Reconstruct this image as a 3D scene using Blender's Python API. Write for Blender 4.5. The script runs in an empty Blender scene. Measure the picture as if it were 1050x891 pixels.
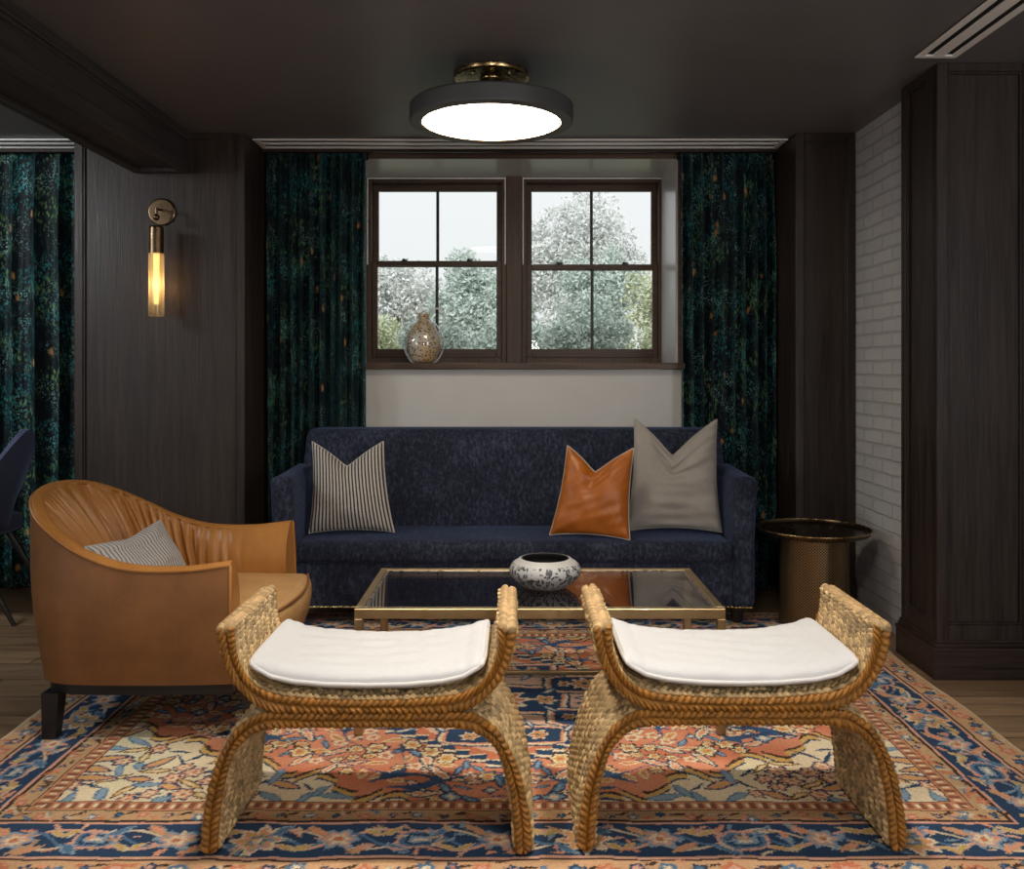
import bpy, bmesh, math, random
import numpy as np
from mathutils import Vector, Matrix, Euler
random.seed(7); np.random.seed(7)
scn = bpy.context.scene
COL = scn.collection
PI = math.pi
F = 920.0; HOR = 378.0; VPX = 527.0; CAMZ = 1.25
CEIL = 2.4855
YP = 4.697      # plane of the wood wall panels
YW = 5.15       # window wall face
YG = 5.69       # window plane

# ------------------------------------------------------------------ materials
class NT:
    def __init__(s, name):
        s.m = bpy.data.materials.new(name); s.m.use_nodes = True
        s.t = s.m.node_tree; s.n = s.t.nodes; s.l = s.t.links
        s.b = s.n['Principled BSDF']; s.out = s.n['Material Output']
    def node(s, typ, **kw):
        nd = s.n.new(typ)
        for k, v in kw.items(): setattr(nd, k, v)
        return nd
    def link(s, a, b): s.l.new(a, b)
    def val(s, sock, v):
        if hasattr(v, 'links') or isinstance(v, bpy.types.NodeSocket): s.l.new(v, sock)
        else: sock.default_value = v
    def math(s, op, a, b=None, c=None, clamp=False):
        nd = s.node('ShaderNodeMath', operation=op, use_clamp=clamp)
        s.val(nd.inputs[0], a)
        if b is not None: s.val(nd.inputs[1], b)
        if c is not None: s.val(nd.inputs[2], c)
        return nd.outputs[0]
    def coord(s, which='Object'): return s.node('ShaderNodeTexCoord').outputs[which]
    def mapping(s, v, scale=(1,1,1), rot=(0,0,0), loc=(0,0,0)):
        nd = s.node('ShaderNodeMapping'); s.link(v, nd.inputs[0])
        nd.inputs['Scale'].default_value = scale; nd.inputs['Rotation'].default_value = rot; nd.inputs['Location'].default_value = loc
        return nd.outputs[0]
    def noise(s, v, scale, detail=3, rough=.55, dist=0, out='Fac'):
        nd = s.node('ShaderNodeTexNoise'); s.link(v, nd.inputs['Vector'])
        nd.inputs['Scale'].default_value = scale; nd.inputs['Detail'].default_value = detail
        nd.inputs['Roughness'].default_value = rough; nd.inputs['Distortion'].default_value = dist
        return nd.outputs[out]
    def voro(s, v, scale, rand=1, feature='F1', out='Distance'):
        nd = s.node('ShaderNodeTexVoronoi', feature=feature); s.link(v, nd.inputs['Vector'])
        nd.inputs['Scale'].default_value = scale; nd.inputs['Randomness'].default_value = rand
        return nd.outputs[out]
    def ramp(s, f, stops, interp='LINEAR'):
        nd = s.node('ShaderNodeValToRGB'); s.link(f, nd.inputs[0]); cr = nd.color_ramp; cr.interpolation = interp
        while len(cr.elements) < len(stops): cr.elements.new(.5)
        for e, (p, c) in zip(cr.elements, stops):
            e.position = p; e.color = (c, c, c, 1) if isinstance(c, (int, float)) else (*c[:3], 1)
        return nd.outputs[0]
    def mix(s, f, a, b, blend='MIX'):
        nd = s.node('ShaderNodeMix', data_type='RGBA', blend_type=blend)
        s.val(nd.inputs[0], f)
        for i, c in ((6, a), (7, b)):
            if isinstance(c, (tuple, list)): nd.inputs[i].default_value = (*c[:3], 1)
            else: s.link(c, nd.inputs[i])
        return nd.outputs[2]
    def bump(s, h, strength=.3, dist=.01):
        nd = s.node('ShaderNodeBump'); nd.inputs['Strength'].default_value = strength; nd.inputs['Distance'].default_value = dist
        s.link(h, nd.inputs['Height']); s.link(nd.outputs[0], s.b.inputs['Normal'])
    def set(s, **kw):
        names = dict(color='Base Color', rough='Roughness', metal='Metallic', spec='Specular IOR Level', sheen='Sheen Weight',
                     srough='Sheen Roughness', stint='Sheen Tint', coat='Coat Weight', crough='Coat Roughness', trans='Transmission Weight',
                     ior='IOR', alpha='Alpha', emit='Emission Color', estr='Emission Strength')
        for k, v in kw.items():
            i = s.b.inputs[names[k]]
            if isinstance(v, tuple): i.default_value = (*v[:3], 1)
            else: s.val(i, v)
        return s

def plain(name, color, rough=.5, metal=0, **kw):
    return NT(name).set(color=color, rough=rough, metal=metal, **kw).m

def wood(name, c0, c1, axis='z', rough=.42, scale=1.0, spec=.5, bump=.25):
    t = NT(name); v = t.coord()
    sc = {'z': (26, 26, 1.3), 'x': (1.3, 26, 26), 'y': (26, 1.3, 26)}[axis]
    mp = t.mapping(v, tuple(q*scale for q in sc))
    n = t.noise(mp, 1.0, 6, .65, 1.2)
    n2 = t.noise(t.mapping(v, tuple(q*scale*4 for q in sc)), 1.0, 3, .6)
    big = t.noise(v, 1.1, 2)
    f = t.math('ADD', t.math('MULTIPLY', n, .7), t.math('MULTIPLY', n2, .3))
    c = t.ramp(f, [(.36, c0), (.64, c1)])
    c = t.mix(t.ramp(big, [(.35, 0), (.7, .35)]), c, tuple(q*1.5 for q in c1))
    t.set(color=c, rough=t.ramp(n2, [(.3, rough-.07), (.7, rough+.1)]), spec=spec)
    t.bump(t.math('ADD', n2, t.math('MULTIPLY', n, .6)), bump, .004)
    return t.m

M = {}
M['wood_v'] = wood('ebonized_oak_vertical', (.013, .0095, .008), (.050, .034, .0275), 'z', .40, spec=.30)
M['wood_h'] = wood('ebonized_oak_horizontal', (.013, .009, .0075), (.050, .031, .024), 'x', .45, spec=.22)
M['wood_y'] = wood('ebonized_oak_lengthwise', (.022, .019, .018), (.060, .052, .048), 'y', .45, spec=.3)
M['walnut_v'] = wood('window_walnut_vertical', (.036, .022, .014), (.125, .076, .050), 'z', .4, spec=.3)
M['walnut_h'] = wood('window_walnut_horizontal', (.036, .022, .014), (.125, .076, .050), 'x', .4, spec=.3)
M['black_wood'] = plain('black_stained_wood', (.012, .010, .009), .4)
M['ceiling'] = None
t = NT('charcoal_ceiling_paint'); v = t.coord()
t.set(color=t.ramp(t.noise(v, 2.0, 4), [(.3, (.150, .138, .142)), (.7, (.172, .158, .163))]), rough=.45); t.bump(t.noise(v, 160, 2), .08, .002); M['ceiling'] = t.m
t = NT('white_wall_paint'); v = t.coord()
t.set(color=t.ramp(t.noise(v, 3.0, 3), [(.3, (.60, .575, .54)), (.7, (.64, .615, .58))]), rough=.6); t.bump(t.noise(v, 120, 2), .06, .002); M['white'] = t.m
M['reveal'] = plain('pale_satin_reveal_paint', (.55, .53, .52), .28)
M['dark_wall'] = plain('dark_room_wall_paint', (.05, .047, .045), .6)
M['room_wall'] = plain('taupe_room_wall_paint', (.16, .15, .14), .7)
# painted brick
t = NT('white_painted_brick'); v = t.coord()
sep = t.node('ShaderNodeSeparateXYZ'); t.link(v, sep.inputs[0]); cmb = t.node('ShaderNodeCombineXYZ')
t.link(sep.outputs[1], cmb.inputs[0]); t.link(sep.outputs[2], cmb.inputs[1])
wob = t.noise(v, 9, 2, .5, 0, 'Color')
vv = t.node('ShaderNodeVectorMath', operation='MULTIPLY_ADD'); t.link(wob, vv.inputs[0]); vv.inputs[1].default_value = (.012, .012, 0); t.link(cmb.outputs[0], vv.inputs[2])
br = t.node('ShaderNodeTexBrick'); t.link(vv.outputs[0], br.inputs['Vector'])
br.inputs['Scale'].default_value = 1; br.inputs['Brick Width'].default_value = .23; br.inputs['Row Height'].default_value = .068
br.inputs['Mortar Size'].default_value = .006; br.inputs['Mortar Smooth'].default_value = .4
br.inputs['Color1'].default_value = (.64, .63, .62, 1); br.inputs['Color2'].default_value = (.58, .57, .56, 1); br.inputs['Mortar'].default_value = (.56, .55, .54, 1)
t.set(color=br.outputs['Color'], rough=.5)
hgt = t.math('ADD', t.math('MULTIPLY', br.outputs['Fac'], -1), t.math('MULTIPLY', t.noise(v, 35, 4), .45)); t.bump(hgt, 1.0, .010); M['brick'] = t.m
# plank floor, planks along X
t = NT('oak_plank_floor'); v = t.coord()
br = t.node('ShaderNodeTexBrick'); t.link(v, br.inputs['Vector'])
br.inputs['Scale'].default_value = 1; br.inputs['Brick Width'].default_value = 1.5; br.inputs['Row Height'].default_value = .19
br.inputs['Mortar Size'].default_value = .0025; br.inputs['Mortar Smooth'].default_value = .2; br.offset = .37
br.inputs['Color1'].default_value = (.20, .122, .066, 1); br.inputs['Color2'].default_value = (.32, .205, .118, 1); br.inputs['Mortar'].default_value = (.02, .012, .008, 1)
g = t.noise(t.mapping(v, (1.6, 30, 1)), 1, 5, .6, 1)
t.set(color=t.mix(.8, br.outputs['Color'], t.ramp(g, [(.3, .45), (.7, 1.25)]), 'MULTIPLY'), rough=t.ramp(g, [(.3, .32), (.7, .48)]))
t.bump(t.math('ADD', t.math('MULTIPLY', br.outputs['Fac'], -1), t.math('MULTIPLY', g, .3)), .3, .004); M['floor'] = t.m

M['brass'] = None
def metal(name, col, rough, nscale=40, var=.08):
    t = NT(name); v = t.coord()
    n = t.noise(v, nscale, 3)
    t.set(color=t.mix(n, tuple(q*.85 for q in col), col), metal=1.0, rough=t.ramp(n, [(.3, rough-var), (.7, rough+var)]))
    return t.m
M['brass'] = metal('aged_brass', (.52, .36, .16), .28)
M['brass_dk'] = metal('antique_bronze', (.16, .105, .06), .33)
M['gold'] = metal('satin_gold_metal', (.50, .37, .20), .42)
M['steel'] = metal('brushed_inner_steel', (.55, .53, .5), .3)
M['lamp_black'] = plain('matte_graphite_drum', (.085, .083, .083), .45)
M['vent'] = plain('off_white_vent_metal', (.93, .90, .86), .4)
M['black'] = plain('matte_black', (.004, .004, .004), .7)
t = NT('lit_lamp_diffuser'); t.set(color=(.9, .88, .84), rough=.5, emit=(1, .86, .68), estr=13.0); M['diffuser'] = t.m
t = NT('lit_sconce_rod'); t.set(color=(.9, .8, .6), emit=(1, .60, .22), estr=2.2); M['rod'] = t.m

def clear(name, tint=(1, 1, 1), gloss=.08, rough=.02, ior=1.45):
    m = bpy.data.materials.new(name); m.use_nodes = True; T = m.node_tree; T.nodes.clear()
    o = T.nodes.new('ShaderNodeOutputMaterial'); mx = T.nodes.new('ShaderNodeMixShader')
    a = T.nodes.new('ShaderNodeBsdfTransparent'); a.inputs[0].default_value = (*tint, 1)
    b = T.nodes.new('ShaderNodeBsdfGlossy'); b.inputs['Roughness'].default_value = rough; b.inputs[0].default_value = (1, 1, 1, 1)
    lw = T.nodes.new('ShaderNodeLayerWeight'); lw.inputs[0].default_value = .5
    pw = T.nodes.new('ShaderNodeMath'); pw.operation = 'POWER'; T.links.new(lw.outputs['Facing'], pw.inputs[0]); pw.inputs[1].default_value = 5
    f0 = ((ior-1)/(ior+1))**2*2
    fr = T.nodes.new('ShaderNodeMath'); fr.operation = 'MULTIPLY_ADD'; T.links.new(pw.outputs[0], fr.inputs[0]); fr.inputs[1].default_value = 1-f0; fr.inputs[2].default_value = f0
    T.links.new(fr.outputs[0], mx.inputs[0]); T.links.new(a.outputs[0], mx.inputs[1]); T.links.new(b.outputs[0], mx.inputs[2]); T.links.new(mx.outputs[0], o.inputs[0])
    return m
M['pane'] = clear('window_glass', (.97, .985, .98), ior=1.1)
M['table_glass'] = clear('smoked_table_glass', (.62, .62, .63), ior=1.75)
M['clear_glass'] = clear('clear_glass', (.93, .93, .92), ior=1.5)
M['milky_glass'] = NT('pale_handle_glass').set(color=(.8, .8, .78), rough=.15, alpha=.55).m
M['sconce_glass'] = clear('ribbed_sconce_glass', (.95, .86, .66), ior=1.5, rough=.12)
_T = M['sconce_glass'].node_tree; _o = _T.nodes['Material Output']; _src = _o.inputs[0].links[0].from_socket
_tr = _T.nodes.new('ShaderNodeBsdfTranslucent'); _tr.inputs[0].default_value = (.9, .78, .55, 1); _mx = _T.nodes.new('ShaderNodeMixShader'); _mx.inputs[0].default_value = .45
_T.links.new(_src, _mx.inputs[1]); _T.links.new(_tr.outputs[0], _mx.inputs[2]); _T.links.new(_mx.outputs[0], _o.inputs[0])

# sofa chenille
t = NT('navy_chenille'); v = t.coord()
n1 = t.noise(t.mapping(v, (1, 1, .55)), 62, 6, .75); n2 = t.noise(v, 260, 2); n3 = t.noise(v, 4, 3)
f = t.math('ADD', t.math('MULTIPLY', n1, .75), t.math('MULTIPLY', n3, .25))
t.set(color=t.ramp(f, [(.38, (.007, .008, .017)), (.50, (.019, .023, .043)), (.63, (.062, .073, .115))]), rough=.8, sheen=.22, srough=.4, stint=(.35, .48, .9), spec=.25)
t.bump(t.math('ADD', n1, t.math('MULTIPLY', n2, .5)), .5, .006); M['navy'] = t.m
t = NT('navy_velvet_chair'); v = t.coord(); n2 = t.noise(v, 300, 2)
t.set(color=(.055, .066, .125), rough=.6, sheen=.5, srough=.35, stint=(.4, .5, .9)); t.bump(n2, .2, .003); M['navy_chair'] = t.m

# leathers
def leather(name, c0, c1, rough, sc=1.0):
    t = NT(name); v = t.coord()
    n1 = t.noise(v, 7*sc, 5, .6); n2 = t.voro(v, 420); n3 = t.noise(v, 90, 3)
    t.set(color=t.ramp(n1, [(.3, c0), (.7, c1)]), rough=t.ramp(n3, [(.3, rough-.06), (.7, rough+.1)]), spec=.45)
    t.bump(t.math('ADD', t.math('MULTIPLY', n2, .5), n3), .22, .002); return t.m
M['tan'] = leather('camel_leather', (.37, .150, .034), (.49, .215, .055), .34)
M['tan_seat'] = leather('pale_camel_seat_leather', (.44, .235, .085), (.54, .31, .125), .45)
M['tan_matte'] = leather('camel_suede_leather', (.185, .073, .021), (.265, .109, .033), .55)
M['cognac'] = leather('cognac_leather', (.36, .095, .010), (.50, .150, .018), .36, 2)

# fabric with stripes in UV
def striped(name, a, b, n, width, rough=.85, wob=.0, fine=180):
    t = NT(name); uv = t.coord('UV'); v = t.coord()
    sep = t.node('ShaderNodeSeparateXYZ'); t.link(uv, sep.inputs[0])
    q = t.math('FRACT', t.math('MULTIPLY', sep.outputs[0], n))
    tri = t.math('ABSOLUTE', t.math('SUBTRACT', q, .5))
    nz = t.noise(v, fine, 3)
    f = t.math('ADD', tri, t.math('MULTIPLY', t.math('SUBTRACT', nz, .5), .25))
    c = t.ramp(f, [(width-.06, a), (width+.06, b)])
    t.set(color=c, rough=rough, spec=.2)
    t.bump(t.math('ADD', tri, t.math('MULTIPLY', nz, .6)), .35, .004); return t.m
M['stripe'] = striped('black_ticking_stripe', (.05, .048, .05), (.58, .535, .475), 22, .235)
M['rib'] = striped('grey_ribbed_fabric', (.12, .115, .115), (.44, .41, .39), 26, .15)
def linen(name, c, var=.12, sc=1.0):
    t = NT(name); v = t.coord()
    n = t.noise(t.mapping(v, (60*sc, 60*sc, 400*sc)), 1, 3, .6); n2 = t.noise(t.mapping(v, (400*sc, 400*sc, 60*sc)), 1, 3, .6)
    f = t.math('ADD', t.math('MULTIPLY', n, .5), t.math('MULTIPLY', n2, .5))
    t.set(color=t.ramp(f, [(.3, tuple(q*(1-var) for q in c)), (.7, tuple(min(1, q*(1+var)) for q in c))]), rough=.88, spec=.15, sheen=.1)
    t.bump(f, .25, .002); return t.m
M['linen'] = linen('grey_linen', (.36, .325, .285))
M['linen_dk'] = linen('grey_linen_back', (.33, .30, .26))
M['white_pad'] = linen('white_canvas', (.575, .575, .575), .04)
M['pad_pipe'] = linen('white_canvas_piping', (.66, .63, .60), .05)
M['pillow_pipe'] = linen('linen_piping', (.5, .45, .38), .1)

# curtain velvet
t = NT('botanical_velvet'); uv = t.coord('UV')
wv = t.noise(uv, 14, 3, .6, 0, 'Color')
w2 = t.node('ShaderNodeVectorMath', operation='MULTIPLY_ADD'); t.link(wv, w2.inputs[0]); w2.inputs[1].default_value = (.05, .05, 0); t.link(uv, w2.inputs[2]); w2 = w2.outputs[0]
m1 = t.ramp(t.noise(uv, 4.2, 4), [(.46, 0), (.62, 1)])
m2 = t.ramp(t.noise(t.mapping(uv, loc=(3.3, 7.1, 0)), 3.6, 3), [(.48, 0), (.62, 1)])
m3 = t.ramp(t.noise(t.mapping(uv, loc=(9.3, 1.1, 0)), 6.0, 3), [(.48, 0), (.64, 1)])
v1 = t.ramp(t.voro(t.mapping(w2, (1, .55, 1), (0, 0, .6)), 75), [(.25, 1), (.48, 0)])
v2 = t.ramp(t.voro(t.mapping(w2, (1, .5, 1), (0, 0, -.7)), 58), [(.22, 1), (.45, 0)])
v3 = t.ramp(t.voro(t.mapping(w2, (.7, 1, 1), (0, 0, .2)), 110), [(.18, 1), (.42, 0)])
v4 = t.ramp(t.voro(t.mapping(w2, (1, .6, 1)), 8.5), [(.07, 1), (.14, 0)])
c = t.mix(t.ramp(t.noise(uv, 2.2, 2), [(.4, 0), (.6, 1)]), (.004, .006, .013), (.005, .012, .014))
c = t.mix(t.math('MULTIPLY', m1, v1), c, (.035, .27, .29))
c = t.mix(t.math('MULTIPLY', m2, v2), c, (.15, .28, .10))
c = t.mix(t.math('MULTIPLY', m3, v3), c, (.28, .55, .50))
c = t.mix(v4, c, (.60, .28, .09))
t.set(color=c, rough=.62, sheen=.25, srough=.35, stint=(.3, .7, .75), spec=.3); t.bump(t.noise(uv, 240, 2), .25, .003); M['curtain'] = t.m

# attribute-coloured
def attr_mat(name, rough, bscale, bstr, spec=.2, sheen=0.0):
    t = NT(name); a = t.node('ShaderNodeAttribute', attribute_name='Col'); v = t.coord()
    n = t.noise(v, bscale, 3, .7)
    t.set(color=t.mix(1.0, a.outputs['Color'], t.ramp(n, [(.25, .72), (.75, 1.18)]), 'MULTIPLY'), rough=rough, spec=spec, sheen=sheen)
    t.bump(n, bstr, .004); return t.m
M['rug'] = attr_mat('knotted_wool_pile', .95, 330, .5, .05)
M['weave'] = attr_mat('woven_seagrass', .5, 240, .3, .4)

t = NT('leaf_patterned_ceramic'); uv = t.coord('UV')
w2 = t.noise(uv, 26, 2, .5, 0, 'Color')
mv = t.node('ShaderNodeVectorMath', operation='MULTIPLY_ADD'); t.link(w2, mv.inputs[0]); mv.inputs[1].default_value = (.03, .03, 0); t.link(uv, mv.inputs[2])
lf = t.ramp(t.voro(t.mapping(mv.outputs[0], (1, .5, 1), (0, 0, .6)), 80), [(.37, 1), (.43, 0)])
lf2 = t.ramp(t.voro(t.mapping(mv.outputs[0], (.5, 1, 1), (0, 0, .4), (4, 3, 0)), 84), [(.28, 1), (.35, 0)])
sep = t.node('ShaderNodeSeparateXYZ'); t.link(uv, sep.inputs[0])
zone = t.math('MULTIPLY', t.math('LESS_THAN', sep.outputs[1], .152), t.math('GREATER_THAN', sep.outputs[1], .02))
c = t.mix(t.math('MULTIPLY', t.math('MAXIMUM', lf, lf2), zone), (.40, .39, .37), (.04, .04, .045))
t.set(color=c, rough=.42); M['bowl'] = t.m
M['bowl_in'] = plain('dark_bowl_glaze', (.03, .028, .026), .4)
t = NT('amber_speckled_glass'); v = t.coord()
sp = t.ramp(t.voro(v, 72), [(.30, 1), (.40, 0)])
base = t.ramp(t.noise(v, 9, 2), [(.35, (.72, .66, .58)), (.65, (.72, .50, .24))])
t.set(color=t.mix(sp, base, (.10, .05, .03)), rough=.3); M['speckle'] = t.m
# perforated drum
t = NT('perforated_brass_sheet'); uv = t.coord('UV')
vr = t.voro(t.mapping(uv, (1, 1, 1), (0, 0, PI/4)), 105, 0)
hole = t.ramp(vr, [(.30, 1), (.38, 0)])
t.set(color=t.mix(hole, (.36, .25, .13), (.03, .02, .012)), metal=1.0, rough=.34); t.bump(t.math('MULTIPLY', hole, -1), .6, .003); M['perf'] = t.m
M['tray'] = metal('dark_bronze_tray', (.15, .11, .07), .30)
# outside
def leafmat(name, c0, c1):  # leaf colours are paled to stand in for outdoor haze
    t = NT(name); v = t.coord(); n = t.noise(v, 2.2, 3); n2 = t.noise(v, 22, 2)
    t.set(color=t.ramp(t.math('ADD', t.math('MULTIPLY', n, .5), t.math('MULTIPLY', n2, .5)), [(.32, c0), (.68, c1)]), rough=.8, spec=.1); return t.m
M['leaf1'] = leafmat('hazy_blue_green_leaves', (.46, .55, .50), (.70, .76, .72))
M['leaf2'] = leafmat('hazy_yellow_green_leaves', (.52, .57, .38), (.76, .79, .60))
M['leaf3'] = leafmat('haze_pale_leaves', (.68, .71, .69), (.86, .87, .86))  # palest leaves: distance haze mixed into the colour
M['bark'] = plain('grey_bark', (.2, .18, .16), .9)
M['lawn'] = plain('lawn_green', (.27, .29, .22), .95)

# ------------------------------------------------------------------ mesh helpers
class MB:
    def __init__(s): s.v = []; s.f = []; s.sm = []; s.uv = []; s.hasuv = False
    def add(s, vs, fs, smooth=True, uvs=None):
        b = len(s.v); s.v.extend([tuple(map(float, q)) for q in vs]); s.f.extend([tuple(b+int(i) for i in f) for f in fs]); s.sm.extend([smooth]*len(fs))
        if uvs is not None: s.hasuv = True; s.uv.extend([tuple(map(float, q)) for q in uvs])
        else: s.uv.extend([(0, 0)]*len(vs))
        return s
    def bm(s, bmm, smooth=True):
        bmm.verts.ensure_lookup_table(); bmm.verts.index_update()
        s.add([v.co for v in bmm.verts], [[v.index for v in f.verts] for f in bmm.faces], smooth); bmm.free(); return s
    def box(s, x0, x1, y0, y1, z0, z1, bev=.002, seg=1, smooth=False, M4=None):
        b = bmesh.new(); bmesh.ops.create_cube(b, size=1)
        bmesh.ops.scale(b, vec=(x1-x0, y1-y0, z1-z0), verts=b.verts); bmesh.ops.translate(b, vec=((x0+x1)/2, (y0+y1)/2, (z0+z1)/2), verts=b.verts)
        if bev > 0: bmesh.ops.bevel(b, geom=b.edges[:], offset=min(bev, .45*min(x1-x0, y1-y0, z1-z0)), segments=seg, affect='EDGES', profile=.5)
        if M4 is not None: bmesh.ops.transform(b, matrix=M4, verts=b.verts)
        return s.bm(b, smooth)
    def grid(s, P, closed_u=False, closed_v=False, smooth=True, uv=None, flip=False):
        P = np.asarray(P, float); n, m = P.shape[:2]; fs = []
        for i in range(n if closed_u else n-1):
            for j in range(m if closed_v else m-1):
                q = (i*m+j, ((i+1) % n)*m+j, ((i+1) % n)*m+(j+1) % m, i*m+(j+1) % m)
                fs.append(q[::-1] if flip else q)
        return s.add(P.reshape(-1, 3), fs, smooth, None if uv is None else np.asarray(uv).reshape(-1, 2))
    def lathe(s, prof, c=(0, 0, 0), n=48, smooth=True, caps=True):
        prof = [tuple(map(float, q)) for q in prof]
        if len(prof) < 14:      # support loops so that flats stay flat and corners crisp
            q = [prof[0]]
            for p0, p1 in zip(prof[:-1], prof[1:]):
                L0 = math.hypot(p1[0]-p0[0], p1[1]-p0[1])
                if L0 > .018:
                    for f_ in (.004/L0, 1-.004/L0): q.append((p0[0]+(p1[0]-p0[0])*f_, p0[1]+(p1[1]-p0[1])*f_))
                q.append(p1)
            prof = q
        prof = np.asarray(prof, float); a = np.arange(n+1)*2*PI/n
        L = np.concatenate([[0], np.cumsum(np.hypot(np.diff(prof[:, 0]), np.diff(prof[:, 1])))]); R = prof[:, 0].max()
        P = np.stack([np.outer(prof[:, 0], np.cos(a))+c[0], np.outer(prof[:, 0], np.sin(a))+c[1], np.repeat(prof[:, 1:2]+c[2], n+1, 1)], -1)
        U = np.stack([np.repeat((a*R)[None], len(prof), 0), np.repeat(L[:, None], n+1, 1)], -1)
        m = n+1; fs = [(i*m+j, i*m+j+1, (i+1)*m+j+1, (i+1)*m+j) for i in range(len(prof)-1) for j in range(n)]
        s.add(P.reshape(-1, 3), fs, smooth, U.reshape(-1, 2))
        if caps:
            for k, rev in ((0, True), (len(prof)-1, False)):
                if prof[k, 0] > 1e-6:
                    ring = P[k][:-1]; idx = list(range(n)); s.add(ring, [idx[::-1] if rev else idx], False)
        return s
    def tube(s, pts, r, n=8, closed=False, smooth=True):
        pts = [Vector(p) for p in pts]; N = len(pts); rr = r if hasattr(r, '__len__') else [r]*N; P = []
        up = None
        for i, p in enumerate(pts):
            if closed: d = pts[(i+1) % N]-pts[i-1]
            else: d = pts[min(i+1, N-1)]-pts[max(i-1, 0)]
            d.normalize()
            if up is None:
                up = Vector((0, 0, 1)) if abs(d.z) < .9 else Vector((1, 0, 0))
            a = d.cross(up)
            if a.length < 1e-4: a = d.cross(Vector((1, .3, 0)))
            a.normalize(); b = a.cross(d).normalized(); up = b
            P.append([p+a*(rr[i]*math.cos(2*PI*k/n))+b*(rr[i]*math.sin(2*PI*k/n)) for k in range(n)])
        s.grid([[tuple(q) for q in ring] for ring in P], closed, True, smooth, flip=True)
        if not closed:
            s.add([tuple(q) for q in P[0]], [list(range(n))], smooth); s.add([tuple(q) for q in P[-1]], [list(range(n))[::-1]], smooth)
        return s
    def build(s, name, mat, parent=None, label=None, sub=0, weld=False, recalc=True):
        me = bpy.data.meshes.new(name)
        o0 = Vector((0, 0, 0))
        p = parent
        while p is not None: o0 = o0 + p.location; p = p.parent
        me.from_pydata([(a-o0.x, b-o0.y, c-o0.z) for a, b, c in s.v], [], s.f)
        me.polygons.foreach_set('use_smooth', s.sm)
        if s.hasuv:
            L = me.uv_layers.new(name='UVMap'); li = np.empty(len(me.loops), np.int32); me.loops.foreach_get('vertex_index', li)
            L.data.foreach_set('uv', np.asarray(s.uv, np.float32)[li].ravel())
        if weld or recalc:
            b = bmesh.new(); b.from_mesh(me)
            if weld: bmesh.ops.remove_doubles(b, verts=b.verts, dist=1e-5)
            if recalc: bmesh.ops.recalc_face_normals(b, faces=b.faces)
            b.to_mesh(me); b.free()
        if any(s.sm): me.set_sharp_from_angle(angle=math.radians(48))
        me.materials.append(mat)
        o = bpy.data.objects.new(name, me); COL.objects.link(o)
        if parent is not None: o.parent = parent
        if sub:
            md = o.modifiers.new('sub', 'SUBSURF'); md.levels = sub; md.render_levels = sub
        if label: o['label'] = label
        return o

def tag(o, label, cat, group=None, kind=None):
    o['label'] = label; o['category'] = cat
    if group: o['group'] = group
    if kind: o['kind'] = kind
    return o
def thing(name, loc, label, cat, group=None):
    o = bpy.data.objects.new(name, None); o.empty_display_size = .1; o.location = loc; COL.objects.link(o); return tag(o, label, cat, group)
def struct(o): o['kind'] = 'structure'; return o
def copy_tree(o, parent=None):
    c = o.copy(); COL.objects.link(c); c.parent = parent
    for ch in list(o.children): copy_tree(ch, c)
    return c
def cr(pts, n):
    """Catmull-Rom through control points, n samples per span"""
    P = np.asarray(pts, float); P = np.vstack([2*P[0]-P[1], P, 2*P[-1]-P[-2]]); out = []
    for i in range(1, len(P)-2):
        for k in range(n):
            t = k/n; a, b, c, d = P[i-1], P[i], P[i+1], P[i+2]
            out.append(.5*((2*b)+(-a+c)*t+(2*a-5*b+4*c-d)*t*t+(-a+3*b-3*c+d)*t**3))
    out.append(P[-2]); return np.array(out)
def resample(P, n):
    P = np.asarray(P, float); L = np.concatenate([[0], np.cumsum(np.linalg.norm(np.diff(P, axis=0), axis=1))])
    q = np.linspace(0, L[-1], n); return np.stack([np.interp(q, L, P[:, k]) for k in range(P.shape[1])], 1)
def sstep(a, b, x): t = np.clip((x-a)/(b-a), 0, 1); return t*t*(3-2*t)
def pnoise(u, v, seed, oct=((3, 1), (7, .5), (15, .25))):
    r = np.random.RandomState(seed); z = 0*u
    for f, a in oct:
        for _ in range(4):
            th = r.rand()*2*PI; z = z+a*.5*np.sin(f*(np.cos(th)*u+np.sin(th)*v)+r.rand()*6.28)
    return z

# ------------------------------------------------------------------ room shell
XL, XR, YB = -4.4, 2.7, -1.6
struct(MB().box(XL-.1, XR+.1, YB-.1, YW+.02, -.1, 0, 0).build('floor', M['floor']))
struct(MB().box(XL-.1, XR+.1, YB-.1, YW, CEIL, CEIL+.1, 0).build('ceiling', M['ceiling']))
OX, OZ0, OZ1 = .94, 1.245, 2.4535          # window opening
m = MB(); m.box(XL, -OX, YW, YG+.12, 0, CEIL+.1, 0); m.box(OX, XR, YW, YG+.12, 0, CEIL+.1, 0)
m.box(-OX, OX, YW, YG+.12, 0, OZ0, 0); m.box(-OX, OX, YW, YG+.12, OZ1+.02, CEIL+.1, 0)
struct(m.build('wall_back', M['white']))
struct(MB().box(XL-.1, XL, YB-.1, YW, 0, CEIL, 0).build('wall_left', M['room_wall']))
struct(MB().box(XL, XR, YB-.1, YB, 0, CEIL, 0).build('wall_front', M['room_wall']))
struct(MB().box(XR, XR+.1, YB-.1, 3.7, 0, CEIL, 0).build('wall_right', M['room_wall']))
bx = 1.792
struct(MB().box(bx, bx+.14, 3.9, YP+.02, 0, CEIL, 0).build('wall_brick', M['brick']))
struct(MB().box(bx+.14, XR+.1, 3.7, YP+.1, 0, CEIL, 0).build('wall_right_return', M['room_wall']))
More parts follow.
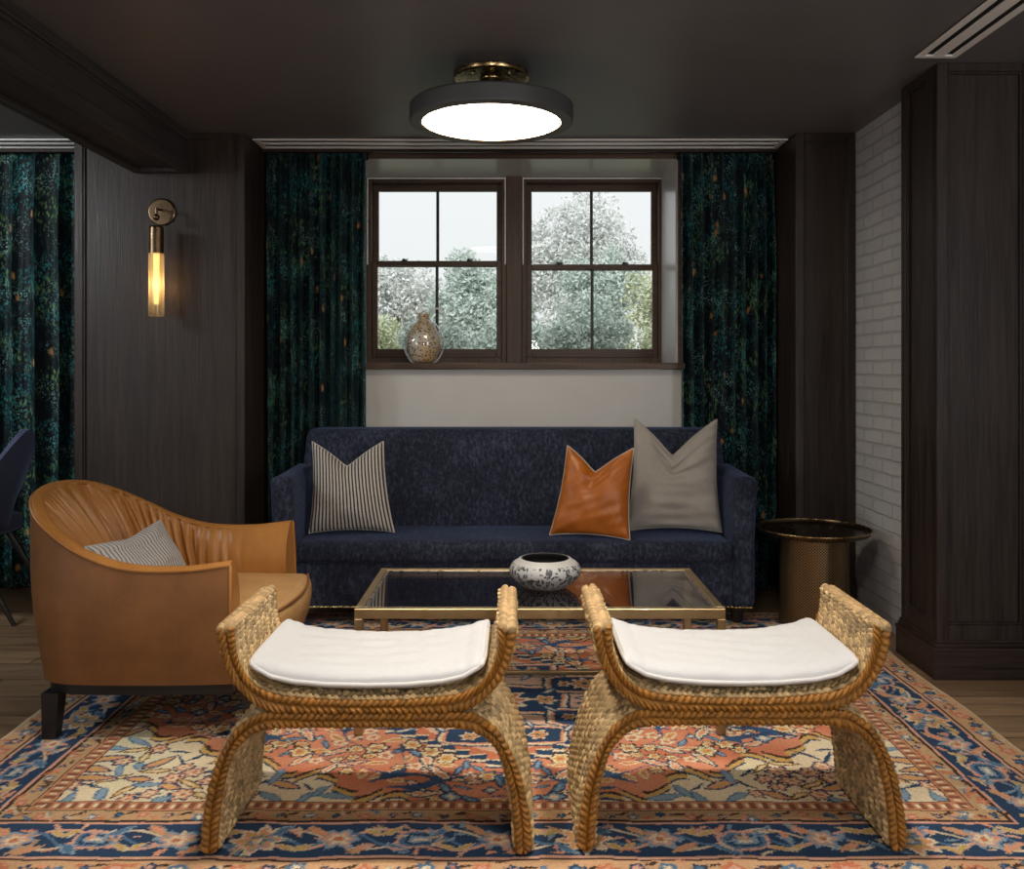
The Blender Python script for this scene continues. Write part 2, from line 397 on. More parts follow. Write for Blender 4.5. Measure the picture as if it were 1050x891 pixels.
# pale reveal lining of the window recess
m = MB(); m.box(OX-.012, OX, YW+.005, YG-.05, OZ0, OZ1+.02, 0); m.box(-OX, -OX+.012, YW+.005, YG-.05, OZ0, OZ1+.02, 0); m.box(-OX+.012, OX-.012, YW+.005, YG-.05, OZ1, OZ1+.02, 0)
struct(m.build('trim_1', M['reveal']))

def panel(name, axis, pos, a0, a1, z0, z1, st=.05, rail_t=.05, rail_b=.06, depth=.03, rec=.016, out=-1, mv=None, thick=None):
    """frame-and-panel wood facing; axis 'y': lies in the plane y=pos between x=a0..a1; axis 'x': plane x=pos between y=a0..a1"""
    m = MB(); th = thick or depth
    def bx_(p0, p1, q0, q1, d0, d1, bev=.003):
        lo, hi = sorted((pos+out*d0, pos+out*d1))
        if axis == 'y': m.box(p0, p1, lo, hi, q0, q1, bev)
        else: m.box(lo, hi, p0, p1, q0, q1, bev)
    bx_(a0, a0+st, z0, z1, -th+depth, 0); bx_(a1-st, a1, z0, z1, -th+depth, 0)
    bx_(a0+st, a1-st, z1-rail_t, z1, -th+depth, -.001); bx_(a0+st, a1-st, z0, z0+rail_b, -th+depth, -.001)
    b = .009
    for q in ((a0+st, a0+st+b, z0+rail_b, z1-rail_t), (a1-st-b, a1-st, z0+rail_b, z1-rail_t), (a0+st+b, a1-st-b, z1-rail_t-b, z1-rail_t), (a0+st+b, a1-st-b, z0+rail_b, z0+rail_b+b)):
        bx_(q[0], q[1], q[2], q[3], -rec, -.006, .002)
    bx_(a0+st, a1-st, z0+rail_b, z1-rail_t, -th+depth, -rec, 0)
    return struct(m.build(name, mv or M['wood_v']))
# wall panels either side of the window alcove (they project forward of the window wall)
PX0, PX1 = -2.303, -1.409
def px2x(px, Y): return (px-VPX)*Y/F
panel('trim_2', 'y', YP, PX0, PX1, .15, CEIL, st=.045, rail_t=.03, rail_b=.05, out=-1, depth=.0, thick=.12)
panel('trim_3', 'y', YP, 1.4755, bx-.004, .15, CEIL, st=.044, rail_t=.045, rail_b=.05, out=-1, depth=.0, thick=.12)
m = MB(); m.box(PX1-.12, PX1, YP+.12, YW, 0, CEIL, 0); m.box(PX0, PX0+.12, YP+.12, YW, 0, CEIL, 0); m.box(PX0+.12, PX1-.12, YP+.12, YP+.2, 0, CEIL, 0)
struct(m.build('trim_4', M['wood_v']))
m = MB(); m.box(1.4755, 1.62, YP+.12, YW, 0, CEIL, 0); m.box(1.62, bx+.3, YP+.12, YP+.2, 0, CEIL, 0)
struct(m.build('trim_5', M['wood_v']))
def baseb(m, x0, x1, y, z=.15):
    m.box(x0, x1, y-.018, y+.1, 0, z-.03, .002); m.box(x0, x1, y-.012, y+.1, z-.03, z-.012, .003); m.box(x0, x1, y-.005, y+.1, z-.012, z, .002)
m = MB(); baseb(m, PX0, PX1, YP); struct(m.build('baseboard_left', M['wood_h']))
m = MB(); baseb(m, 1.4755, bx, YP); struct(m.build('baseboard_right', M['wood_h']))
# the square wood column at the right
cx0, cx1, cy0, cy1 = 1.708, 2.10, 3.62, 3.96
panel('trim_6', 'y', cy0, cx0, cx1, .145, CEIL, st=.045, rail_t=.035, rail_b=.07, out=-1, depth=.0, thick=.1, rec=.02)
panel('trim_7', 'x', cx0, cy0+.001, cy1, .145, CEIL, st=.045, rail_t=.035, rail_b=.07, out=-1, depth=.0, thick=.03, rec=.02)
struct(MB().box(cx0+.03, cx1, cy0+.1, cy1, 0, CEIL, 0).build('trim_8', M['wood_v']))
m = MB()
for z0, z1, e in ((0, .112, .022), (.112, .128, .026), (.128, .142, .014), (.142, .155, .008)):
    m.box(cx0-e, cx1+e, cy0-e, cy1+e*.2, z0, z1, .003, 2)
struct(m.build('baseboard_column', M['wood_h']))
# header board over the window and dark casing round the opening
m = MB(); m.box(-1.409, 1.4755, 5.02, 5.045, 2.463, CEIL, .002)
struct(m.build('trim_9', M['wood_h']))
m = MB(); m.box(-OX-.05, OX+.05, YW-.012, YW+.004, OZ1, CEIL, .002); m.box(OX, OX+.03, YW-.012, YW+.004, OZ0-.0, OZ1, .002)
struct(m.build('trim_10', M['walnut_h']))
m = MB(); m.box(-3.95, -2.32, 5.02, 5.045, 2.463, CEIL, .002)
struct(m.build('trim_11', M['wood_h']))
# window sill board
struct(MB().box(-.985, .985, YW-.05, YG-.02, 1.246, 1.284, .004, 2).build('trim_12', M['walnut_h']))
# ceiling beam running towards the window wall
m = MB(); b0, b1, bz = -1.986, -1.695, 2.271
m.box(b0+.012, b1-.012, YB, YP, bz+.02, CEIL, .002)
m.box(b0, b0+.045, YB, YP, bz, bz+.05, .004); m.box(b1-.045, b1, YB, YP, bz, bz+.05, .004)
m.box(b0-.006, b1+.006, YB, YP, CEIL-.05, CEIL, .006, 2); m.box(b0+.002, b1-.002, YB, YP, CEIL-.066, CEIL-.05, .004)
m.box(b0+.04, b1-.04, YP-.05, YP-.001, bz+.002, bz+.04, .003)
struct(m.build('ceiling_beam', M['wood_y']))

# ------------------------------------------------------------------ windows
def window(name, x0, x1, label_dz):
    """double-hung wood window between x0..x1"""
    z0, z1 = 1.284, 2.4535; y = YG
    r = bpy.data.objects.new(name, None); r.location = ((x0+x1)/2, y, z0); COL.objects.link(r); r['kind'] = 'structure'
    fw = .03
    m = MB(); m.box(x0, x0+fw, y-.05, y+.09, z0, z1, .003); m.box(x1-fw, x1, y-.05, y+.09, z0, z1, .003); m.box(x0+fw, x1-fw, y-.05, y+.09, z1-fw, z1, .003); m.box(x0+fw, x1-fw, y-.05, y+.09, z0, z0+.035, .003)
    m.build('frame', M['walnut_v'], r)
    m = MB(); g = .012
    m.box(x0+.004, x0+g, y-.058, y-.045, z0+.62, z1-.004, .001); m.box(x1-g, x1-.004, y-.058, y-.045, z0+.62, z1-.004, .001); m.box(x0+g, x1-g, y-.058, y-.045, z1-g, z1-.004, .001)
    m.build('stop_bead', M['vent'], r, label='pale stop bead')
    zm = 1.25+(378-274)*YG/F + label_dz
    for nm, a0, a1, sy in (('upper_sash', zm-.016, z1-fw, y+.03), ('lower_sash', z0+.035, zm+.016, y-.022)):
        sx0, sx1 = x0+fw, x1-fw; w = .034; d = .035
        bt = .032 if nm == 'upper_sash' else .055; tp = .042 if nm == 'upper_sash' else .032
        m = MB(); m.box(sx0, sx0+w, sy, sy+d, a0, a1, .003); m.box(sx1-w, sx1, sy, sy+d, a0, a1, .003)
        m.box(sx0+w, sx1-w, sy, sy+d, a1-tp, a1, .003); m.box(sx0+w, sx1-w, sy, sy+d, a0, a0+bt, .003)
        s = m.build(nm, M['walnut_h'], r)
        xm = (sx0+sx1)/2
        MB().box(xm-.009, xm+.009, sy+.004, sy+d-.004, a0+bt, a1-tp, .003).build('muntin', M['black_wood'], s)
        MB().box(sx0+w, sx1-w, sy+.014, sy+.019, a0+bt, a1-tp, 0).build('pane', M['pane'], s)
        if nm == 'lower_sash':
            for fx in (.25, .75):
                lx = sx0+(sx1-sx0)*fx
                lk = MB(); lk.box(lx-.018, lx+.018, sy+.004, sy+.026, a1, a1+.006, .002); lk.lathe([(.008, 0), (.008, .008), (.004, .010)], (lx-.006, sy+.014, a1+.006), 12); lk.box(lx-.004, lx+.024, sy+.008, sy+.016, a1+.008, a1+.013, .002)
                lk.build('sash_lock', M['black'], s)
    return r
xa, xb = px2x(377, YG), px2x(519.5, YG); xc, xd = px2x(535, YG), px2x(679, YG)
window('window_1', xa, xb, .022); window('window_2', xc, xd, 0)
m = MB(); m.box(xb, xc, YG-.07, YG+.09, 1.284, OZ1, .004); m.box(-OX, xa, YG-.05, YG+.09, 1.284, OZ1, .002); m.box(xd, OX, YG-.05, YG+.09, 1.284, OZ1, .002)
struct(m.build('trim_13', M['walnut_v']))

# ------------------------------------------------------------------ vents
def vent(x0, x1, y0, y1, along, label):
    r = thing('ceiling_vent', ((x0+x1)/2, (y0+y1)/2, CEIL), label, 'vent', 'ceiling slot vents')
    z0, z1 = CEIL-.012, CEIL
    MB().box(x0+.004, x1-.004, y0+.004, y1-.004, z1-.004, z1-.0005, 0).build('backing', M['black'], r)
    m = MB(); fr = .028 if along == 'y' else .03
    m.box(x0, x1, y0, y0+fr, z0, z1-.004, .002); m.box(x0, x1, y1-fr, y1, z0, z1-.004, .002); m.box(x0, x0+fr, y0+fr, y1-fr, z0, z1-.004, .002); m.box(x1-fr, x1, y0+fr, y1-fr, z0, z1-.004, .002)
    m.build('frame', M['vent'], r)
    if along == 'x': c = (y0+y1)/2; MB().box(x0+fr, x1-fr, c-.02, c+.02, z0, z1-.004, .002).build('slat', M['vent'], r)
    else: c = (x0+x1)/2; MB().box(c-.024, c+.024, y0+fr, y1-fr, z0, z1-.004, .002).build('slat', M['vent'], r)
    return r
vent(-1.40, 1.468, 4.80, 5.0, 'x', 'long white slot vent in the ceiling above the window and its curtains')
vent(-3.9, -2.34, 4.80, 5.0, 'x', 'white slot vent in the ceiling at far left beyond the beam')
vent(1.58, 1.742, 1.6, 3.54, 'y', 'white slot vent running towards the wood column at upper right')

# ------------------------------------------------------------------ curtains
def curtain(x0, x1, y, label, seed, nf, sway=0.0):
    r = np.random.RandomState(seed); nu, nv = 360, 70
    u = np.linspace(0, 1, nu); v = np.linspace(0, 1, nv)
    z_top, z_bot = 2.476, .012
    ph = np.cumsum(np.concatenate([[0], .6+.8*r.rand(nu-1)])); ph = ph/ph[-1]
    w = np.cumsum(.35+pnoise(u, 0*u, seed, ((9, .35), (23, .25)))**2*2+.3*r.rand()); w = (w-w[0])/(w[-1]-w[0])
    ph = .6*ph+.4*w
    P = np.zeros((nv, nu, 3)); UV = np.zeros((nv, nu, 2))
    for j, t_ in enumerate(v):
        amp = (.036+.014*sstep(0, .25, t_)+.006*t_)*(1+.30*np.sin(7*u+seed))
        a = 2*PI*nf*ph
        yy = -amp*(1-np.abs(np.sin(a/2+.25*np.sin(2*t_+seed+4*u)))**.75)*1.75-.008*(1-np.abs(np.sin(a*.93+1.3+t_)))*sstep(.02, .2, t_)+.010*np.sin(a*.37+2*t_)
        xs = x0+(x1-x0)*u+.010*np.sin(a+1.2)*(.3+t_)+sway*t_*(u-.5)
        P[j, :, 0] = xs; P[j, :, 1] = y+.055+yy; P[j, :, 2] = z_top+(z_bot-z_top)*t_
        if j == 0: P[j, :, 1] = y+.055+yy*.7
    d = np.hypot(np.diff(P[nv//2, :, 0]), np.diff(P[nv//2, :, 1])); L = np.concatenate([[0], np.cumsum(d)])
    UV[..., 0] = L[None, :]+seed*3.7; UV[..., 1] = (P[:, :, 2])
    rt = thing('curtain', ((x0+x1)/2, y, 0), label, 'curtain', 'botanical velvet curtains')
    m = MB(); m.grid(P, uv=UV)
    o = m.build('drape', M['curtain'], rt, recalc=False)
    sd = o.modifiers.new('thick', 'SOLIDIFY'); sd.thickness = .004
    hb = MB()
    hb.box(x0-.01, x1+.01, y+.062, y+.072, 2.44, 2.478, .002)
    hb.build('heading_tape', M['black'], rt)
curtain(-1.392, px2x(374, 5.06), 5.055, 'dark green botanical curtain left of the window, behind the sofa arm', 3, 9)
curtain(px2x(698, 5.06), 1.458, 5.055, 'dark green botanical curtain right of the window, behind the round brass table', 8, 9)
curtain(-3.9, -2.325, 5.055, 'teal botanical curtain at the far left edge behind the navy chair', 13, 13)

# ------------------------------------------------------------------ ceiling lamp
lx, ly = -.094, 3.75
L = thing('ceiling_light', (lx, ly, CEIL), 'round graphite drum ceiling light with brass canopy, lit white', 'ceiling light')
MB().lathe([(0, 0), (.150, 0), (.158, -.006), (.158, -.02), (.152, -.026), (.0, -.028)][::-1], (lx, ly, CEIL), 64).build('canopy', M['brass'], L)
m = MB(); m.lathe([(0, -.16), (.028, -.16), (.028, -.06), (.05, -.03), (.05, -.02), (0, -.02)], (lx, ly, CEIL), 32); m.build('stem', M['brass'], L)
for sx in (-.075, .075):
    m = MB(); m.lathe([(0, -.034), (.007, -.034), (.008, -.028), (0, -.026)], (lx+sx, ly-.09, CEIL), 12); m.build('canopy_screw', M['brass'], L)
zt, zb = CEIL-.138, CEIL-.2125
m = MB(); m.lathe([(0, zt), (.333, zt), (.341, zt-.008), (.341, zb+.003), (.338, zb), (.296, zb), (.293, zb+.004), (.293, zb+.03), (.0, zb+.03)][::-1], (lx, ly, 0), 96); m.build('drum_shade', M['lamp_black'], L)
m = MB(); m.lathe([(.2935, zb+.004), (.2905, zb-.001), (.2875, zb+.004)], (lx, ly, 0), 96, caps=False); m.build('inner_ring', M['brass'], L)
m = MB(); m.lathe([(0, zb+.003), (.15, zb+.0025), (.289, zb+.004), (.2915, zb+.012), (0, zb+.02)], (lx, ly, 0), 96); m.build('diffuser', M['diffuser'], L)

# ------------------------------------------------------------------ wall sconce
sx, sz, sy = -1.848, 2.072, YP+.016
S = thing('wall_sconce', (sx, sy, sz), 'brass wall sconce with lit glass tube on the dark wood panel', 'wall lamp')
def ydisc(m, x, z, prof, n=48):
    """lathe about the -Y axis starting at the wall"""
    k = MB(); k.lathe(prof, (0, 0, 0), n); b = len(m.v)
    m.add([(x+a, sy-c, z+b_) for a, b_, c in k.v], k.f, True); m.sm[-len(k.sm):] = k.sm
m = MB(); ydisc(m, sx, sz, [(0, 0), (.0715, 0), (.0715, .008), (.066, .012), (0, .013)]); m.build('backplate', M['brass_dk'], S)
tx, ty = px2x(160.3, 4.6), 4.6
m = MB(); m.tube([(sx-.0, sy-.012, sz+.01), (sx-.012, sy-.05, sz+.008), (tx, ty, sz)], .006, 10); m.tube([(tx, ty, sz+.004), (tx, ty, sz-.05)], .007, 10)
m.lathe([(.001, -.018), (.012, -.013), (.017, 0), (.012, .013), (.001, .018)], (tx, ty, sz-.045), 20); m.build('arm', M['brass_dk'], S)
zA, zB, zC = 1.25+(378-232)*4.6/F, 1.25+(378-260)*4.6/F, 1.25+(378-324)*4.6/F
m = MB(); m.lathe([(.0, zA), (.03, zA), (.0365, zA-.006), (.0365, zB), (.0, zB)][::-1], (tx, ty, 0), 40); m.build('socket_sleeve', M['brass_dk'], S)
m = MB(); m.lathe([(.0, zC+.025), (.032, zC+.025), (.038, zC+.028), (.038, zB), ], (tx, ty, 0), 40, caps=False); m.lathe([(.0, zC), (.036, zC), (.038, zC+.004), (.038, zC+.028)], (tx, ty, 0), 40, caps=False); m.build('glass_tube', M['sconce_glass'], S)
m = MB(); m.lathe([(0, zC+.06), (.010, zC+.06), (.012, zC+.07), (.016, zB-.001), (0, zB-.001)], (tx, ty, 0), 20); m.build('lamp_rod', M['rod'], S)

# ------------------------------------------------------------------ sofa
SXL, SXR, SF = -1.168, 1.166, 4.32
SO = thing('sofa', (0, 4.68, 0), 'long navy chenille sofa against the window wall', 'sofa')
def soft_box(x0, x1, y0, y1, z0, z1, r, seg=4, bulge=(0, 0, 0), cut=10):
    b = bmesh.new(); bmesh.ops.create_cube(b, size=1)
    bmesh.ops.scale(b, vec=(x1-x0, y1-y0, z1-z0), verts=b.verts); bmesh.ops.translate(b, vec=((x0+x1)/2, (y0+y1)/2, (z0+z1)/2), verts=b.verts)
    bmesh.ops.bevel(b, geom=b.edges[:], offset=r, segments=seg, affect='EDGES', profile=.5)
    if any(bulge):
        bmesh.ops.subdivide_edges(b, edges=[e for e in b.edges if e.calc_length() > .12], cuts=cut, use_grid_fill=True)
        c = Vector(((x0+x1)/2, (y0+y1)/2, (z0+z1)/2)); h = Vector(((x1-x0)/2, (y1-y0)/2, (z1-z0)/2))
        for v in b.verts:
            q = [(v.co[i]-c[i])/h[i] for i in range(3)]
            for i in range(3):
                j, k = (i+1) % 3, (i+2) % 3
                v.co[i] += bulge[i]*q[i]*max(0, 1-q[j]**2)**.6*max(0, 1-q[k]**2)**.6
    return b
ax = .108
# back: slightly raked
b = soft_box(SXL+.035, SXR-.035, 4.74, 4.94, .25, .925, .045, 5, (0, .012, .004), 14)
for v in b.verts:
    v.co.y += (v.co.z-.35)*.14*(1 if v.co.y < 4.9 else .55)
    v.co.x *= 1-.012*sstep(.7, .93, v.co.z)
MB().bm(b).build('backrest', M['navy'], SO)
b = soft_box(SXL+ax+.004, SXR-ax-.004, SF-.005, 4.775, .312, .415, .028, 4, (0, .008, .012), 14)
MB().bm(b).build('seat_cushion', M['navy'], SO)
for sgn, xe in ((-1, SXL), (1, SXR)):
    b = soft_box(min(xe, xe-sgn*ax), max(xe, xe-sgn*ax), SF, 4.86, .093, .728, .035, 5, (.004, .004, .0), 8)
    for v in b.verts:
        v.co.x += sgn*.012*sstep(.4, .74, v.co.z)
        v.co.z += .012*sstep(4.4, 4.85, v.co.y)*sstep(.5, .72, v.co.z)
    MB().bm(b).build('arm', M['navy'], SO)
b = soft_box(SXL+ax-.002, SXR-ax+.002, SF+.012, 4.8, .093, .315, .012, 2)
MB().bm(b).build('base', M['navy'], SO)
m = MB(); n = 1000; pts = [(SXL+.012+(SXR-SXL-.024)*i/n, SF-.0015+(.011 if SXL+ax < SXL+.012+(SXR-SXL-.024)*i/n < SXR-ax else 0), .1) for i in range(n+1)]
m.tube(pts, [.0018+.0034*abs(math.sin(PI*i/8.0)) for i in range(n+1)], 6); m.build('nailhead_trim', M['brass'], SO, label='brass nailhead trim')
for xx in (SXL+.075, SXR-.075):
    for yy in (SF+.065, 4.88):
        zl = .0138 if yy < 4.5 else 0
        MB().lathe([(0, zl), (.022, zl), (.034, .075), (.036, .094), (0, .094)], (xx, yy, 0), 24).build('leg', M['black_wood'], SO)

# ------------------------------------------------------------------ pillows
def pillow_mesh(w, h, T, chop, seed, wr=.004, c=.075, N=56, cpos=0.0, taper=0.0, skew=0.0):
    g = np.linspace(-1, 1, N); g = np.sign(g)*(1-(1-np.abs(g))**1.35); u, v = np.meshgrid(g, g)
    x = w/2*u*(1-c*(1-v**2)); z = h/2*v*(1-c*(1-u**2))
    dent = np.exp(-((u-cpos)/.36)**2)*sstep(-.45, 1, v)
    sharp = np.exp(-np.abs(u-cpos)/.42)*sstep(-.1, 1, v)
    vee = np.clip(1-np.abs(u-cpos)/(1-np.abs(cpos)*np.sign((u-cpos)*cpos+1e-9)), 0, 1)**1.15*sstep(-.35, 1, v)
    z = z-chop*(.15*dent+.95*vee)
    x = x*(1-taper*(v+1)/2)+skew*(v+1)/2
    th = T/2*((1-u**2)*(1-v**2)+1e-9)**.42
    th = th*(1-.45*dent)
    wrf = ((1-u**2)*(1-v**2)+1e-9)**.25*(.35+np.abs(v)*.8)
    yf = -(th+wr*pnoise(u*1.0, v*2.4, seed, ((2.5, .8), (6, .6), (13, .35)))*wrf*2.2)
    yb = th*.8
    return x, z, yf, yb, u, v
def make_pillow(name, label, w, h, T, chop, seed, loc, rot, mat, back=None, pipe=None, wr=.004, cpos=0.0, taper=0.0, skew=0.0, cat='pillow', c=.075):
    x, z, yf, yb, u, v = pillow_mesh(w, h, T, chop, seed, wr, cpos=cpos, c=c, taper=taper, skew=skew)
    R = Euler(rot).to_matrix()
    r = thing(name, loc, label, cat, 'pillows on the sofa' if name == 'pillow' else None)
    def xf(X, Y, Z):
        A = np.stack([X, Y, Z], -1)@np.array(R).T; return A+np.array(loc)
    m = MB(); m.grid(xf(x, yf, z), uv=np.stack([(u+1)/2, (v+1)/2], -1), flip=False); m.build('cover', mat, r, recalc=False)
    m = MB(); m.grid(xf(x, yb, z), uv=np.stack([(u+1)/2, (v+1)/2], -1), flip=True); m.build('back_cover', back or mat, r, recalc=False)
    e = np.concatenate([np.arange(len(u)-1)])
    ring = [(0, j) for j in range(len(u))]+[(i, len(u)-1) for i in range(1, len(u))]+[(len(u)-1, j) for j in range(len(u)-2, -1, -1)]+[(i, 0) for i in range(len(u)-2, 0, -1)]
    pts = xf(np.array([x[i] for i in ring]), np.array([0.0 for i in ring]), np.array([z[i] for i in ring]))
    MB().tube([tuple(p) for p in pts], .0042 if pipe else .0028, 6, closed=True).build('piping', pipe or mat, r)
    return r
def seat_loc(xc, yc, h, lean, zs=.42):
    return (xc, yc, zs+h/2*math.cos(lean))
ln = math.radians(-13)
make_pillow('pillow', 'black and white ticking stripe pillow at the left end of the sofa', .425, .46, .16, .10, 21, (px2x(361.5, 4.53), 4.545, .652), (ln, 0, math.radians(3)), M['stripe'], wr=.003, taper=.15, skew=-.033)
make_pillow('pillow', 'tall grey linen pillow in the right corner of the sofa', .475, .575, .17, .155, 34, (px2x(690, 4.56), 4.585, .709), (math.radians(-15), 0, math.radians(-4)), M['linen'], wr=.008, cpos=-.1, pipe=M['linen'], taper=.11, skew=.026)
make_pillow('pillow', 'cognac leather pillow leaning in front of the grey linen pillow', .395, .445, .15, .10, 55, (px2x(606.5, 4.44), 4.43, .643), (math.radians(-13), math.radians(1), math.radians(-14)), M['cognac'], back=M['linen_dk'], pipe=M['pillow_pipe'], wr=.004, cpos=-.12, taper=.16, skew=.032)

# ------------------------------------------------------------------ armchair
AY = 3.375
AC = thing('armchair', (-1.3, AY, 0), 'camel leather barrel armchair with pleated back at the left of the rug', 'armchair')
def mirror(h): h = np.asarray(h, float); q = h[::-1].copy(); q[:, 1] *= -1; return np.vstack([h[:-1], q])
rim = mirror([(-.935, -.418, .600), (-1.10, -.425, .582), (-1.28, -.425, .588), (-1.42, -.412, .628), (-1.53, -.388, .685), (-1.63, -.325, .745), (-1.705, -.20, .795), (-1.735, 0, .815)])
bot = mirror([(-.925, -.402, .205), (-1.10, -.410, .203), (-1.28, -.412, .203), (-1.42, -.410, .204), (-1.51, -.398, .205), (-1.585, -.345, .206), (-1.622, -.19, .207), (-1.628, 0, .207)])
inn = mirror([(-.935, -.365, .598), (-1.10, -.365, .580), (-1.27, -.362, .586), (-1.405, -.358, .624), (-1.51, -.336, .680), (-1.598, -.282, .738), (-1.668, -.175, .788), (-1.697, 0, .808)])
inb = mirror([(-.935, -.335, .36), (-1.10, -.333, .36), (-1.24, -.325, .36), (-1.33, -.305, .36), (-1.385, -.265, .36), (-1.42, -.20, .36), (-1.435, -.11, .36), (-1.44, 0, .36)])
K = 24
RIM, BOT, INN, INB = [resample(cr(q, K), 420) if False else cr(q, K) for q in (rim, bot, inn, inb)]
for Q in (RIM, BOT, INN, INB): Q[:, 1] += AY
nt = len(RIM); tau = np.linspace(0, 1, nt)
rows = []
nrm = np.gradient(RIM[:, :2], axis=0); nrm = np.stack([nrm[:, 1], -nrm[:, 0]], 1); nrm /= np.linalg.norm(nrm, axis=1)[:, None]
cen = np.array([-1.2, AY]); sg = np.sign(((RIM[:, :2]-cen)*nrm).sum(1)); nrm *= sg[:, None]     # outward
for k in range(13):
    s = k/12; P = BOT*(1-s)+RIM*s; bul = .022*math.sin(PI*s); P = P.copy(); P[:, :2] += nrm*bul; rows.append(P)
for k in range(1, 8):       # rim roll
    a = PI*k/8; P = RIM*(.5+.5*math.cos(a))+INN*(.5-.5*math.cos(a)); P = P.copy(); P[:, 2] += .014*math.sin(a); rows.append(P)
NB = 26
rr = np.random.RandomState(5); pl = []
tcs = np.cumsum(.011+.016*rr.rand(60)); tcs = tcs[tcs < 1]
for k in range(NB+1):
    s = k/NB; P = INN*(1-s)+INB*s; P = P.copy()
    bul = .042*math.sin(PI*s)**.7
    d = np.zeros(nt)
    for q, tc in enumerate(tcs):
        ph = math.sin(q*2.3); wd = .0035+.002*abs(math.sin(q*1.7)); sl = .02*math.sin(q*1.1)
        fade = .35+.65*abs(math.sin(q*3.9+1)); rng = (.45+.55*sstep(0, .10, s))*(1-.75*sstep(.55+.35*abs(ph), 1, s))
        d += fade*rng*np.exp(-((tau-tc-sl*(s-.3)*.6)/wd)**2)
    win = sstep(.10, .2, tau)*(1-sstep(.82, .96, tau))
    inward = bul-.020*np.clip(d, 0, 1.3)*win+.0035*win*np.sin(tau*180+4*s)*.5
    P[:, :2] -= nrm*inward[:, None]
    rows.append(P)
rows = np.array(rows)
no = 13+7
m = MB(); m.grid(rows[:13], flip=False)
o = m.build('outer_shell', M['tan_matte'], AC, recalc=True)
m = MB(); m.grid(rows[12:]); 
# arm-front caps
for e in (0, nt-1):
    ring = [tuple(rows[k][e]) for k in range(len(rows))]; m.add(ring+[tuple(np.mean(ring, 0))], [(k, k+1, len(ring)) for k in range(len(ring)-1)]+[(len(ring)-1, 0, len(ring))], False)
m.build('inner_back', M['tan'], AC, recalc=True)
pp = rows[12].copy(); pp[:, 2] += .002
full = [tuple(rows[k][0]) for k in range(0, 13, 2)]+[tuple(p) for p in pp]+[tuple(rows[k][-1]) for k in range(12, -1, -2)]
MB().tube(full, .006, 8).build('piping', M['tan'], AC)
# seat
b = soft_box(-1.50, -.845, AY-.338, AY+.338, .205, .408, .035, 4, (.02, .0, .016), 10)
for v in b.verts:
    v.co.x += .035*(1-((v.co.y-AY)/.35)**2)*sstep(-1.1, -.85, v.co.x)-.03*sstep(.36, .2, v.co.z)*sstep(-1.0, -.85, v.co.x)
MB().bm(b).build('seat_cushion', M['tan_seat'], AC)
yy = np.linspace(-.325, .325, 40)
MB().tube([(-.845+.02*(1-(q/.338)**2)+.035*(1-(q/.35)**2)-.012, AY+q, .402) for q in yy], .005, 8).build('seat_piping', M['tan_matte'], AC)
m = MB()
inset = [(p[0]*.0+(-1.28+(p[0]+1.28)*.96), AY+(p[1]-AY)*.955) for p in BOT]
ringo = np.array(inset); zz = (.165, .207)
for i in range(len(ringo)-1): pass
n_ = len(ringo); top = [(a, b_, zz[1]) for a, b_ in ringo]; bo = [(a, b_, zz[0]) for a, b_ in ringo]
m.add(top+bo, [(i, (i+1) % n_, n_+(i+1) % n_, n_+i) for i in range(n_)]+[tuple(range(n_))[::-1], tuple(range(n_, 2*n_))], False)
m.build('base_frame', M['black_wood'], AC)
for xx, ys in ((-1.545, -.36), (-1.545, .36), (-.885, -.345), (-.885, .345)):
    m = MB(); k = 1 if ys > 0 else -1; t0, t1 = .029, .022; xo = -.008 if xx < -1.2 else .008
    P = [[(xx-t1+xo, AY+ys-t1, .0138), (xx+t1+xo, AY+ys-t1, .0138), (xx+t1+xo, AY+ys+t1, .0138), (xx-t1+xo, AY+ys+t1, .0138)], [(xx-t0, AY+ys-t0, .168), (xx+t0, AY+ys-t0, .168), (xx+t0, AY+ys+t0, .168), (xx-t0, AY+ys+t0, .168)]]
    m.add(P[0]+P[1], [(0, 3, 2, 1), (4, 5, 6, 7), (0, 1, 5, 4), (1, 2, 6, 5), (2, 3, 7, 6), (3, 0, 4, 7)], False); m.build('leg', M['black_wood'], AC)
# lumbar pillow on the armchair
U = Vector((.16, .98, .03)).normalized(); V = Vector((-.50, .03, .85)); V = (V-U*V.dot(U)).normalized(); Nn = U.cross(V)   # local X=U, Z=V, Y = Z x X
Ry = V.cross(U)
R3 = Matrix((U, Ry, V)).transposed()
make_pillow('lumbar_pillow', 'grey ribbed lumbar pillow on the camel armchair', .46, .255, .105, .02, 77, (-1.335, 3.22, .55), tuple(R3.to_euler()), M['rib'], wr=.003, c=.05)

# ------------------------------------------------------------------ coffee table
CT = thing('coffee_table', (.078, 3.335, 0), 'low gold framed glass coffee table in front of the sofa', 'coffee table')
tx0, tx1, ty0, ty1, tz = px2x(363, 3.024), px2x(744.4, 3.024), 3.024, 3.646, .44
RZ = .0138
w = .028
m = MB(); m.box(tx0, tx1, ty0, ty0+w, tz-.034, tz, .002); m.box(tx0, tx1, ty1-w, ty1, tz-.034, tz, .002); m.box(tx0, tx0+w, ty0+w, ty1-w, tz-.034, tz, .002); m.box(tx1-w, tx1, ty0+w, ty1-w, tz-.034, tz, .002)
m.build('top_frame', M['gold'], CT)
m = MB(); i0, i1, j0, j1 = tx0+w, tx1-w, ty0+w, ty1-w; q = .010
m.box(i0, i1, j0, j0+q, tz-.02, tz-.003, .001); m.box(i0, i1, j1-q, j1, tz-.02, tz-.003, .001); m.box(i0, i0+q, j0+q, j1-q, tz-.02, tz-.003, .001); m.box(i1-q, i1, j0+q, j1-q, tz-.02, tz-.003, .001)
m.build('inner_rim', M['steel'], CT)
